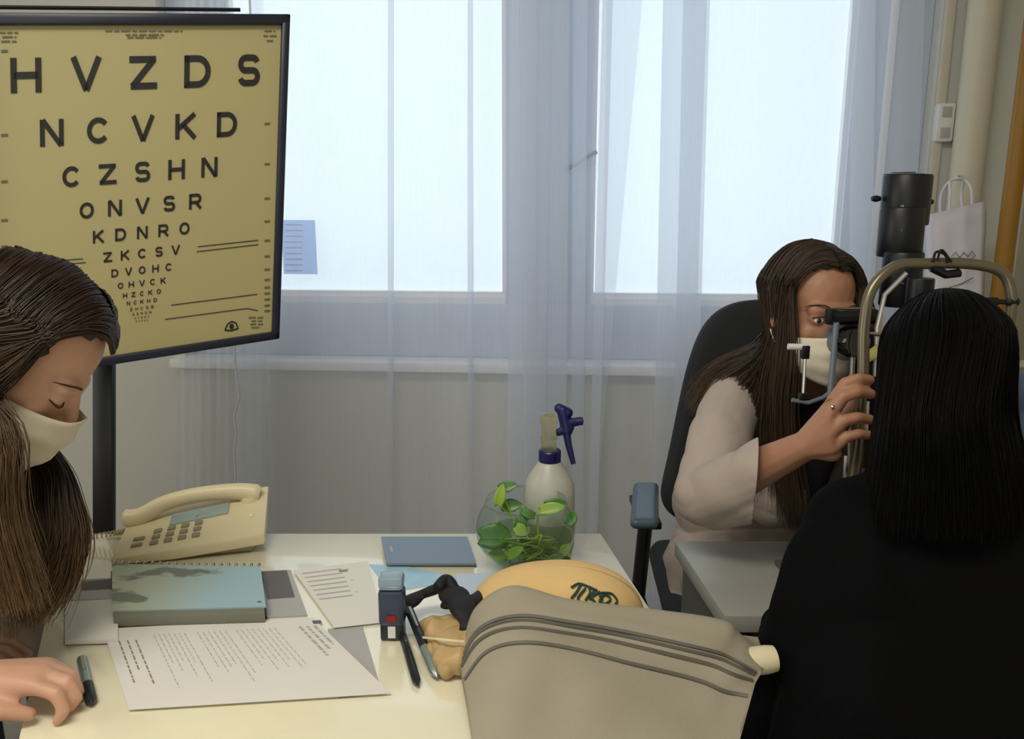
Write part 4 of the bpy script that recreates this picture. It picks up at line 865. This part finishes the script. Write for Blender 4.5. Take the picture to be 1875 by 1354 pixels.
MB().box((x1 - .45, y1 - .22, .70), (.015, 0, 0), (0, .2, 0), (0, 0, .17)).build('backrest', 'red', ra_, bevel=.01)
for dx in (0, -.42):
    for dy in (0, -.44): MB().tube([(x1 + dx, y1 + dy, 0), (x1 + dx, y1 + dy, .42)], .012, 12).build('leg', 'black', ra_)
for dy in (-.1, -.34): MB().tube([(x1 - .42, y1 + dy, .42), (x1 - .46, y1 + dy, .72)], .01, 10).build('back_strut', 'black', ra_)
rebase(ra_, (x1 - .2, y1 - .2, 0))

# ---------------- examiner
wB = thing('person', 0, 'examiner in a white coat and face mask looking through the slit lamp', 'person')
ZB = 1.46
hB = head_at((.034, .083, -.003), P(1500, 588, ZB - .09), CD(.20, .22, -.95), CD(.03, -1, -.22), .96)
b = Blob(); head_blob(b, hB)
nB = P(1472, 735, 1.62); sRB = P(1352, 715, 1.63); sLB = P(1590, 730, 1.70); pB = Vector((P(1400, 1000, 1.85).x, 1.76, .56))
elB = P(1292, 905, 1.44); wrB = P(1476, 816, 1.275); cuffB = elB.lerp(wrB, .50); axB = (wrB - elB).normalized()
b.chain([(hB(0, -.03, -.06), .050), (nB, .052)]); b.hull([(nB, .05), (sRB, .04), (sLB, .04)]); b.hull([(sRB, .05), (sLB, .05), (pB + Vector((-.09, 0, .08)), .09), (pB + Vector((.09, 0, .08)), .09)], 3)
b.chain([(sRB, .042), (elB, .038), (elB.lerp(wrB, .35), .038), (elB.lerp(wrB, .75), .029), (wrB, .0235)])
zk = 1.245
b.hull([(wrB, .023), (wrB + Vector((0, 0, .008)), .018), (P(1523, 742, zk + .01), .0115), (P(1516, 768, zk), .0115), (P(1518, 796, zk), .011), (P(1522, 822, zk + .004), .0105)])
b.hull([(wrB, .02), (P(1512, 790, zk + .012), .015), (P(1525, 830, zk + .014), .014)])
for f in ([(P(1523, 740, zk + .01), .0112), (P(1548, 702, zk), .0098), (P(1572, 694, zk - .004), .0092), (P(1592, 696, zk + .006), .0086)],
          [(P(1516, 762, zk), .0115), (P(1543, 727, zk - .008), .0102), (P(1570, 718, zk - .010), .0096), (P(1594, 722, zk + .004), .0088)],
          [(P(1517, 795, zk), .0112), (P(1546, 770, zk - .008), .0100), (P(1570, 765, zk - .010), .0094), (P(1593, 769, zk + .004), .0086)],
          [(P(1524, 822, zk + .004), .0102), (P(1550, 800, zk - .004), .0090), (P(1572, 795, zk - .006), .0084), (P(1591, 797, zk + .004), .0078)]): b.chain(f)
b.chain([(P(1502, 812, zk + .035), .015), (P(1535, 790, zk + .05), .0125), (P(1560, 750, zk + .048), .0115), (P(1572, 728, zk + .04), .010)])
# left arm reaches to the joystick on the table
elL = P(1640, 960, 1.68); wrL = P(1600, 1000, 1.48); b.chain([(sLB, .042), (elL, .038), (wrL, .024)])
knl = [wrL + Vector((-.03 + .02 * i, -.07, -.012)) for i in range(4)]
hand(b, (wrL, .022), knl, [[(k_, .0092), (k_ + Vector((0, -.025, -.01)), .0085), (k_ + Vector((0, -.034, -.032)), .0075)] for k_ in knl], [(wrL + Vector((-.022, -.02, 0)), .012), (wrL + Vector((-.045, -.05, -.01)), .0105), (wrL + Vector((-.04, -.08, -.02)), .009)])
kB = [pB + Vector((-.11, -.30, -.02)), pB + Vector((.11, -.30, -.02))]
for s, kx in zip((-.09, .09), kB): b.chain([(pB + Vector((s, 0, 0)), .08), (kx, .052), (kx + Vector((0, .06, -.44)), .038)])
b.build('body', 'skin_b', wB, .0028, 7)
brows_eyes(hB, wB, False); face_mask(hB, wB, top=-.028, side=.064)
b = Blob(); b.hull([(nB + Vector((-.03, .01, -.02)), .05), (sRB, .052)]); b.hull([(nB + Vector((.03, .01, -.02)), .05), (sLB, .052)])
b.hull([(sRB + Vector((.01, 0, 0)), .06), (sLB, .06), (pB + Vector((-.10, 0, .10)), .105), (pB + Vector((.10, 0, .10)), .105)], 3)
b.hull([(sRB + Vector((.03, -.03, -.05)), .055), (sLB + Vector((-.03, -.03, -.05)), .055), (P(1420, 900, 1.62), .07)], 3)
b.chain([(sRB, .058), (P(1318, 800, 1.53), .056), (elB + Vector((0, 0, -.004)), .054), (cuffB + Vector((0, 0, -.012)), .052), (cuffB + axB * .05 + Vector((0, 0, -.014)), .056)], 3); b.hull([(elB + Vector((.02, 0, -.02)), .045), (cuffB + Vector((.01, 0, -.042)), .036), (cuffB + axB * .05 + Vector((0, 0, -.06)), .036)], 3)
b.chain([(sLB, .056), (elL, .052), (elL.lerp(wrL, .6), .042)])
b.hull([(pB + Vector((-.10, 0, -.03)), .11), (pB + Vector((.10, 0, -.03)), .11), (pB + Vector((-.12, -.2, -.03)), .09), (pB + Vector((.12, -.2, -.03)), .09)])
b.hull([(pB + Vector((-.17, -.05, -.02)), .06), (pB + Vector((-.18, -.12, -.16)), .03), (pB + Vector((-.10, -.2, -.1)), .05)])
cB = b.build('lab_coat', 'coat', wB, .004, 4, fold_noise(11, .0022, 44, (.8, .8, 1.7)))
cut_open(cB, cuffB + axB * .006, CD(1, .06, -.25), .11)
b = Blob(); b.hull([(P(1452, 760, 1.56), .04), (P(1500, 780, 1.55), .05), (P(1470, 900, 1.60), .04)]); b.build('dark_top', 'top_dark', wB, .006, 4)
b = Blob()
for s, kx in zip((-.09, .09), kB): b.chain([(pB + Vector((s, 0, -.01)), .085), (kx, .062), (kx + Vector((0, .06, -.40)), .05)])
b.build('trousers', 'trousers', wB, .009, 4)
b = Blob()
for kx in kB: b.hull([(kx + Vector((0, .05, -.50)), .036), (kx + Vector((0, -.09, -.515)), .024)])
b.build('shoes', 'black', wB, .006, 4)
rc_ = P(1521, 745, zk - .002); MB().tube([rc_ + CD(.006 * math.cos(t) + .001, .012 * math.sin(t), -.0105 * math.cos(t)) for t in np.linspace(0, 2 * math.pi, 20)], .0012, 6, cap=False).build('finger_ring', 'gold', wB)
MB().lathe([(.0005, .0032), (.003, .0015), (.003, 0), (.001, -.002)], rc_ + CD(-.002, .0, -.0125), CD(0, 0, -1), 12).build('ring_stone', 'steel', wB)
scalp(hB, wB, 'hair_b', .004)
eL = [[P(1450, 612, 1.400), P(1448, 680, 1.41), P(1442, 760, 1.46), P(1452, 860, 1.50), P(1462, 940, 1.50), P(1468, 985, 1.50)],
      [P(1438, 615, 1.425), P(1435, 690, 1.44), P(1432, 780, 1.48), P(1446, 880, 1.50), P(1452, 970, 1.50)],
      [P(1427, 618, 1.455), P(1420, 690, 1.48), P(1425, 790, 1.52), P(1438, 890, 1.53), P(1442, 960, 1.52)],
      [P(1416, 612, 1.49), P(1385, 660, 1.54), P(1335, 690, 1.585), P(1298, 722, 1.60), P(1278, 762, 1.60)],
      [P(1410, 600, 1.52), P(1378, 640, 1.60), P(1322, 666, 1.64), P(1288, 710, 1.66), P(1272, 748, 1.66)]]
hair('hair_right_side', wB, meridians(hB, 1, (56, 40, 14, -20, -55), eL, front_to=30, psi1=86, pad=.008), 3000, 'hair_b', .0011, .003, .012, seed=5)
eR = [[P(1602, 640, 1.38), P(1606, 740, 1.44), P(1600, 850, 1.5), P(1590, 950, 1.5)], [P(1608, 650, 1.42), P(1612, 750, 1.46), P(1605, 860, 1.52), P(1598, 950, 1.5)],
      [P(1612, 650, 1.46), P(1618, 760, 1.5), P(1612, 870, 1.55), P(1605, 950, 1.5)], [P(1610, 650, 1.52), P(1615, 760, 1.56), P(1612, 860, 1.6), P(1605, 950, 1.6)]]
hair('hair_left_side', wB, meridians(hB, -1, (56, 36, -10, -50), eR, front_to=30, psi1=84, pad=.008), 2200, 'hair_b', .0011, .003, .012, seed=6)
rebase(wB, (pB.x, pB.y, 0))

# ---------------- slit lamp
sl = thing('slit_lamp', 0, 'slit lamp microscope with a head-rest frame on the instrument table', 'slit lamp')
ZF = 1.27
ar = crom([P(1560, 900, ZF + .02), P(1572, 780, ZF + .01), P(1580, 690, ZF), P(1582, 600, ZF), P(1596, 530, ZF), P(1640, 488, ZF), P(1700, 483, ZF), P(1780, 484, ZF), P(1835, 500, ZF), P(1852, 545, ZF), P(1846, 610, ZF + .01), P(1838, 700, ZF + .02), P(1838, 900, ZF + .03)], 90)
f0, f1 = ar[0].copy(), ar[-1].copy(); f0.z = HT; f1.z = HT
MB().tube([f0] + ar + [f1], .0086, 14).build('headrest_frame', 'archsteel', sl)
MB().tube([P(1602, 690, ZF + .03), P(1606, 600, ZF + .03), P(1620, 540, ZF + .03), P(1660, 500, ZF + .02)], .004, 8).build('inner_frame_rod', 'steel', sl)
mb = MB(); mb.tube(crom([P(1708, 480, ZF - .01), P(1714, 462, ZF - .012), P(1730, 466, ZF - .012), P(1736, 482, ZF - .012)], 14), .0022, 6); mb.tube(crom([P(1716, 478, ZF - .014), P(1724, 458, ZF - .014), P(1742, 480, ZF - .012)], 12), .002, 6); mb.build('strap_clip', 'black', sl)
MB().tube([P(1706, 490, ZF), P(1732, 503, ZF), P(1756, 500, ZF)], .0085, 10, flat=.8).build('forehead_band', 'black', sl)
MB().lathe([(.005, 0), (.008, .004), (.008, .016), (.004, .02), (.004, .034), (.007, .034), (.007, .05)], P(1865, 553, ZF), CD(-1, .0, 0), 14).build('height_knob', 'black', sl)
# illumination tower
ZT = 1.43
def tower(x0, x1, y0, y1, m, n, top=.0, rim=.0):
    kx = ZT / FPX; c0_, c1_ = P((x0 + x1) / 2, y1, ZT), P((x0 + x1) / 2, y0, ZT); c1_.x = c0_.x = (c0_.x + c1_.x) / 2; r = (x1 - x0) / 2 * kx; c1_.y = c0_.y
    L = (c1_ - c0_).length; return MB().lathe([(r * .96, 0), (r, .003), (r, L - .003), (r * .95, L)], c0_, (c1_ - c0_), 32).build(n, m, sl)
tower(1612, 1696, 320, 412, 'black', 'lamp_housing'); tower(1606, 1684, 380, 470, 'black', 'lamp_sleeve'); tower(1610, 1680, 460, 560, 'black', 'tower_tube'); tower(1618, 1662, 500, 960, 'black', 'illumination_column')
tc_ = P(1654, 320, ZT); MB().lathe([(.030, 0), (.034, .001), (.036, .002), (.030, .003)], tc_ - Vector((0, 0, .001)), n=32).build('lamp_cap_ring', 'steel', sl); MB().lathe([(.02, 0), (.02, .004)], tc_, n=24).build('lamp_cap', 'black', sl)
for x0, x1, y in ((1612, 1596, 364), (1692, 1708, 370)): MB().tube([P(x0, y, ZT - .005), P((x0 + x1) / 2, y, ZT - .005), P(x1, y, ZT - .005)], [.004, .006, .004], 10).build('side_screw', 'black', sl)
MB().lathe([(.006, 0), (.006, .004), (.003, .006)], P(1661, 334, ZT - .040), CD(0, 0, -1), 12).build('chrome_screw', 'steel', sl)
for x, y in ((1652, 378), (1650, 422), (1652, 520)): MB().lathe([(.003, 0), (.002, .003)], P(x, y, ZT - .040), CD(0, 0, -1), 10).build('small_screw', 'steel', sl)
# microscope body, mirrors
ZM = 1.335
MB().tube([P(1524, 583, ZM), P(1606, 580, ZM)], .013, 10, flat=.9).build('cross_bar', 'black', sl)
MB().box(P(1522, 580, ZM), (.008, 0, 0), (0, .008, 0), (0, 0, .013)).build('bar_end', 'black', sl, bevel=.002); MB().tube([P(1518, 566, ZM), P(1600, 565, ZM)], .0022, 8).build('bar_rail', 'steel', sl)
MB().tube([P(1532, 585, ZM - .005), P(1522, 705, ZM - .005), P(1512, 800, ZM)], .0052, 10).build('guide_rod', 'gun', sl)
MB().tube([P(1564, 600, ZM - .003), P(1560, 690, ZM), P(1556, 860, ZM)], .0040, 10).build('guide_rod', 'steel', sl)
MB().lathe([(.012, .0), (.030, .004), (.033, .02), (.029, .045), (.018, .06)], P(1530, 625, ZM + .05), CD(.35, .05, -1), 28).build('lens_barrel', 'gun', sl)
MB().lathe([(.014, .0), (.025, .003), (.026, .02), (.022, .03), (.012, .027)], P(1545, 625, ZM + .012), CD(.35, .1, -1), 28).build('objective_lens', 'glassblack', sl)
mb = MB(); mb.box(P(1590, 640, ZM + .045), (.035, 0, 0), (0, .03, 0), (0, 0, .03)); mb.build('microscope_body', 'black', sl, bevel=.006)
MB().box(P(1592, 715, ZM + .03), (.022, 0, 0), (0, .02, 0), (0, 0, .05)).build('mount_block', 'black', sl, bevel=.004)
for dx in (0, .05): MB().lathe([(.014, 0), (.014, .03), (.018, .034), (.018, .042)], P(1575, 632, ZM + .085) + Vector((dx, 0, 0)), CD(0, -.05, 1), 20).build('eyepiece', 'black', sl)
MB().tube([P(1443, 635, ZM), P(1478, 636, ZM)], .0052, 10).build('fixation_arm', 'white', sl); MB().box(P(1474, 645, ZM), (.0065, 0, 0), (0, .006, 0), (0, 0, .011)).build('fixation_block', 'black', sl, bevel=.002)
MB().tube([P(1474, 655, ZM), P(1470, 728, ZM)], .0028, 8).build('fixation_rod', 'steel', sl)
mb = MB(); mb.tube([P(1450, 733, ZM), P(1480, 738, ZM), P(1508, 728, ZM), P(1525, 715, ZM)], .0036, 8); mb.build('fixation_base', 'gun', sl); MB().box(P(1469, 726, ZM), (.006, 0, 0), (0, .006, 0), (0, 0, .006)).build('fixation_joint', 'black', sl, bevel=.002)
for x, y0, y1, m in ((1548, 835, 880, 'steel'), (1562, 805, 870, 'steel'), (1576, 620, 700, 'gun'), (1588, 735, 790, 'steel')): MB().tube([P(x, y0, ZM - .03), P(x - 3, y1, ZM - .03)], .0038, 8).build('chinrest_rod', m, sl)
MB().tube([P(1585, 610, ZF + .02), P(1622, 614, ZF + .02)], .003, 8).build('canthus_bar', 'steel', sl)
MB().box(P(1608, 600, ZF + .06), (.006, 0, 0), (0, .004, 0), (0, 0, .02)).build('scale_plate', 'steel', sl, bevel=.001)
b0 = P(1640, 1010, 1.44); b0.z = HT + .025
MB().box(b0, (.13, 0, 0), (0, .09, 0), (0, 0, .025)).build('base_plate', 'gun', sl, bevel=.006)
MB().box((b0.x + .03, b0.y + .01, HT + .09), (.05, 0, 0), (0, .04, 0), (0, 0, .042)).build('pedestal', 'black', sl, bevel=.006)
MB().tube([(b0.x - .05, b0.y + .05, HT + .05), (b0.x - .05, b0.y + .05, HT + .10)], [.008, .006], 12).build('joystick', 'black', sl)
MB().tube([P(1580, 866, ZF + .02), P(1838, 866, ZF + .02)], .007, 10).build('chin_crossbar', 'gun', sl)
b = Blob(); b.hull([(P(1680, 840, ZF + .03), .012), (P(1740, 840, ZF + .03), .012)]); b.build('chin_cup', 'white', sl, .003, 3)
rebase(sl, (b0.x, b0.y, HT))
ta = MB().grid([[P(1592 + 6 * i, 640 - 4 * i + 12 * j, 1.262 - .002 * i * j) for i in range(6)] for j in range(3)]).build('yellow_tag', 'tagc', solid=.0008)
tag(ta, 'small yellow-green tissue strip tucked at the head-rest frame beside the patient', 'tissue')

# ---------------- patient
wC = thing('person', 0, 'patient with long straight black hair and black clothing seen from behind', 'person')
hC = Head(P(1733, 702, 1.13), CD(.33, .10, 1), CD(0, -1, .10), .97)
b = Blob(); head_blob(b, hC)
nC = P(1735, 850, 1.10); sCL = P(1555, 948, 1.11); sCR = P(1930, 948, 1.11); pC = Vector((P(1740, 1000, 1.0).x, .88, .56))
b.chain([(hC(0, -.02, -.06), .05), (nC, .055)]); b.hull([(nC, .05), (sCL, .035), (sCR, .035)]); b.hull([(sCL, .05), (sCR, .05), (pC + Vector((-.09, 0, .06)), .10), (pC + Vector((.09, 0, .06)), .10)], 3)
eCL = P(1470, 1190, 1.08); wCL = Vector((eCL.x + .06, 1.22, .66)); eCR = Vector((sCR.x + .05, 1.05, .72)); wCR = Vector((eCR.x - .10, 1.22, .66))
wCL.z = .66; wCR.z = .66
b.chain([(sCL, .042), (eCL, .038), (wCL, .025)]); b.chain([(sCR, .042), (eCR, .038), (wCR, .025)])
for wv in (wCL, wCR):
    kn = [wv + Vector((-.03 + .02 * i, .035, -.03)) for i in range(4)]
    hand(b, (wv, .022), kn, [[(k_, .009), (k_ + Vector((0, .02, -.02)), .008), (k_ + Vector((0, .02, -.045)), .007)] for k_ in kn], [(wv + Vector((.02, .0, -.01)), .011), (wv + Vector((.035, .03, -.03)), .009)])
kC = [pC + Vector((-.12, .30, -.04)), pC + Vector((.12, .30, -.04))]
for s, kx in zip((-.09, .09), kC): b.chain([(pC + Vector((s, 0, 0)), .085), (kx, .055), (kx + Vector((0, .0, -.42)), .04)])
b.build('body', 'skin', wC, .005, 5)
b = Blob(); b.hull([(nC + Vector((0, 0, -.02)), .055), (sCL, .048)]); b.hull([(nC + Vector((0, 0, -.02)), .055), (sCR, .048)])
b.hull([(sCL + Vector((.02, -.02, -.02)), .065), (sCR + Vector((-.02, -.02, -.02)), .065), (pC + Vector((-.12, -.02, .05)), .115), (pC + Vector((.12, -.02, .05)), .115)], 3)
b.chain([(sCL, .055), (P(1502, 1070, 1.10), .056), (eCL, .058), (eCL.lerp(wCL, .85), .036)], 3); b.chain([(sCR, .055), (eCR, .055), (eCR.lerp(wCR, .85), .036)], 3)
b.hull([(eCL + Vector((.02, -.03, -.04)), .05), (sCL + Vector((.06, 0, -.1)), .05), (pC + Vector((-.14, 0, .05)), .08)])
b.build('sweater', 'sweater', wC, .007, 5, fold_noise(21, .006, 28))
b = Blob()
for s, kx in zip((-.09, .09), kC): b.chain([(pC + Vector((s, 0, -.01)), .1), (kx, .068), (kx + Vector((0, 0, -.40)), .052)])
b.build('trousers', 'sweater', wC, .009, 4)
b = Blob()
for kx in kC: b.hull([(kx + Vector((0, .0, -.47)), .036), (kx + Vector((0, .13, -.485)), .026)])
b.build('shoes', 'black', wC, .006, 4)
brows_eyes(hC, wC, False)
scalp(hC, wC, 'hair_c', .003)
gC = []
for al in (-112, -95, -78, -58, -38, -18, 0, 18, 38, 58, 78, 95, 112):
    a = R(al); sa, ca = math.sin(a), math.cos(a); sx = max(-1, min(1, sa * 1.04)); g = []
    for ph_ in (4, 28, 54, 78):
        p = R(ph_); g.append(hC(.084 * math.sin(p) * sa, -.012 - .104 * math.sin(p) * ca, .035 + .097 * math.cos(p)))
    zb_ = 1.128 - .125 * ca * (1 if ca > 0 else .3)
    g += [P(1733 + 120 * sx, 745, zb_), P(1735 + 133 * sx, 830, zb_ - .006), P(1737 + 146 * sx, 910, zb_ - .012), P(1736 + 156 * sx, 990, zb_ - .02)]; gC.append(g)
hair('long_hair', wC, gC, 8000, 'hair_c', .0008, .0015, .008, seed=8, length=(.82, 1), endjit=1.6, clumpy=.3, seg=18)
rebase(wC, (pC.x, pC.y, 0))
stl = thing('patient_stool', 0, 'black round stool under the patient', 'stool')
MB().lathe([(.16, 0), (.175, .01), (.175, .045), (.16, .055)], (pC.x, pC.y, .40), n=32).build('seat', 'black', stl); MB().tube([(pC.x, pC.y, .40), (pC.x, pC.y, .06)], .025, 14).build('column', 'steel', stl)
for k in range(5):
    t = k * 1.2566; MB().tube([(pC.x, pC.y, .08), (pC.x + .24 * math.cos(t), pC.y + .24 * math.sin(t), .03)], [.02, .012], 8).build('base_arm', 'black', stl)
    MB().lathe([(.012, -.012), (.02, -.008), (.02, .008), (.012, .012)], (pC.x + .24 * math.cos(t), pC.y + .24 * math.sin(t), .0205), (math.sin(t), -math.cos(t), 0), 14).build('caster', 'black', stl)
rebase(stl, (pC.x, pC.y, 0))

# hanging paper bag on the pipe side of the wall ------------------------
hb = thing('hanging_bag', 0, 'white paper bag with string handles hanging on the wall behind the slit lamp', 'bag')
zh = 2.12
fr_ = [P(1706, 392, zh), P(1806, 368, zh), P(1800, 585, zh), P(1708, 600, zh)]
bk = [p + FW * .05 for p in fr_]
rows = []
for j in range(9):
    t = j / 8; l = fr_[0].lerp(fr_[3], t); r_ = fr_[1].lerp(fr_[2], t); rows.append([l.lerp(r_, i / 8) + FW * (-.012 * math.sin(math.pi * i / 8) * (1 if i % 3 else .4) + .003 * math.sin(j * 1.7 + i)) for i in range(9)])
rows2 = [[p + FW * .045 for p in r] for r in rows]
mb = MB().grid(rows); mb.grid(rows2); 
for e in (0, 8): mb.grid([[rows[j][e] for j in range(9)], [rows2[j][e] for j in range(9)]])
mb.grid([rows[8], rows2[8]]); mb.build('bag_body', 'bagwhite', hb, solid=.0008, sharp=50)
for dz in (0, .045): MB().tube(crom([P(1738, 388, zh) + FW * dz, P(1740, 350, zh) + FW * dz, P(1748, 328, zh) + FW * .02, P(1772, 326, zh) + FW * .02, P(1778, 345, zh) + FW * dz, P(1780, 380, zh) + FW * dz], 20), .0035, 8).build('handle', 'bagwhite', hb)
for pl in ([(1742, 470), (1750, 462), (1757, 472), (1765, 462), (1772, 470), (1780, 460), (1786, 468), (1778, 476)], [(1738, 527), (1760, 520), (1782, 509)]):
    MB().tube([P(x, y, zh - .0155) for x, y in pl], .0012, 5).build('printed_mark', 'darkcard', hb)
hk = P(1758, 326, zh) + FW * .02; MB().tube([hk + Vector((0, .0, .006)), WP(1757, 322, .0)], .004, 8).build('hook', 'steel', hb)
rebase(hb, hk)
# blue-grey jacket edge beside the patient
b = Blob(); b.hull([(P(1885, 715, 1.36), .035), (P(1960, 735, 1.36), .045), (P(1930, 800, 1.36), .04)]); jk = thing('hung_jacket', 0, 'blue-grey jacket hung over a chair back beside the patient at the right edge', 'jacket')
b.hull([(P(1900, 780, 1.36), .04), (P(1980, 780, 1.36), .04), (P(1900, 1000, 1.36), .03), (P(1980, 1000, 1.36), .03)]); b.build('cloth', 'jacket', jk, .005, 5, fold_noise(31, .003, 35))
jx = P(1940, 900, 1.36); 
for dx in (-.06, .08): MB().tube([(jx.x + dx, jx.y + .02, 0), (jx.x + dx, jx.y + .02, .95)], .011, 10).build('chair_post', 'black', jk)
MB().box((jx.x + .01, jx.y + .02, .45), (.1, 0, 0), (0, .02, 0), (0, 0, .012)).build('chair_rail', 'black', jk, bevel=.004)
rebase(jk, (jx.x, jx.y, 0))
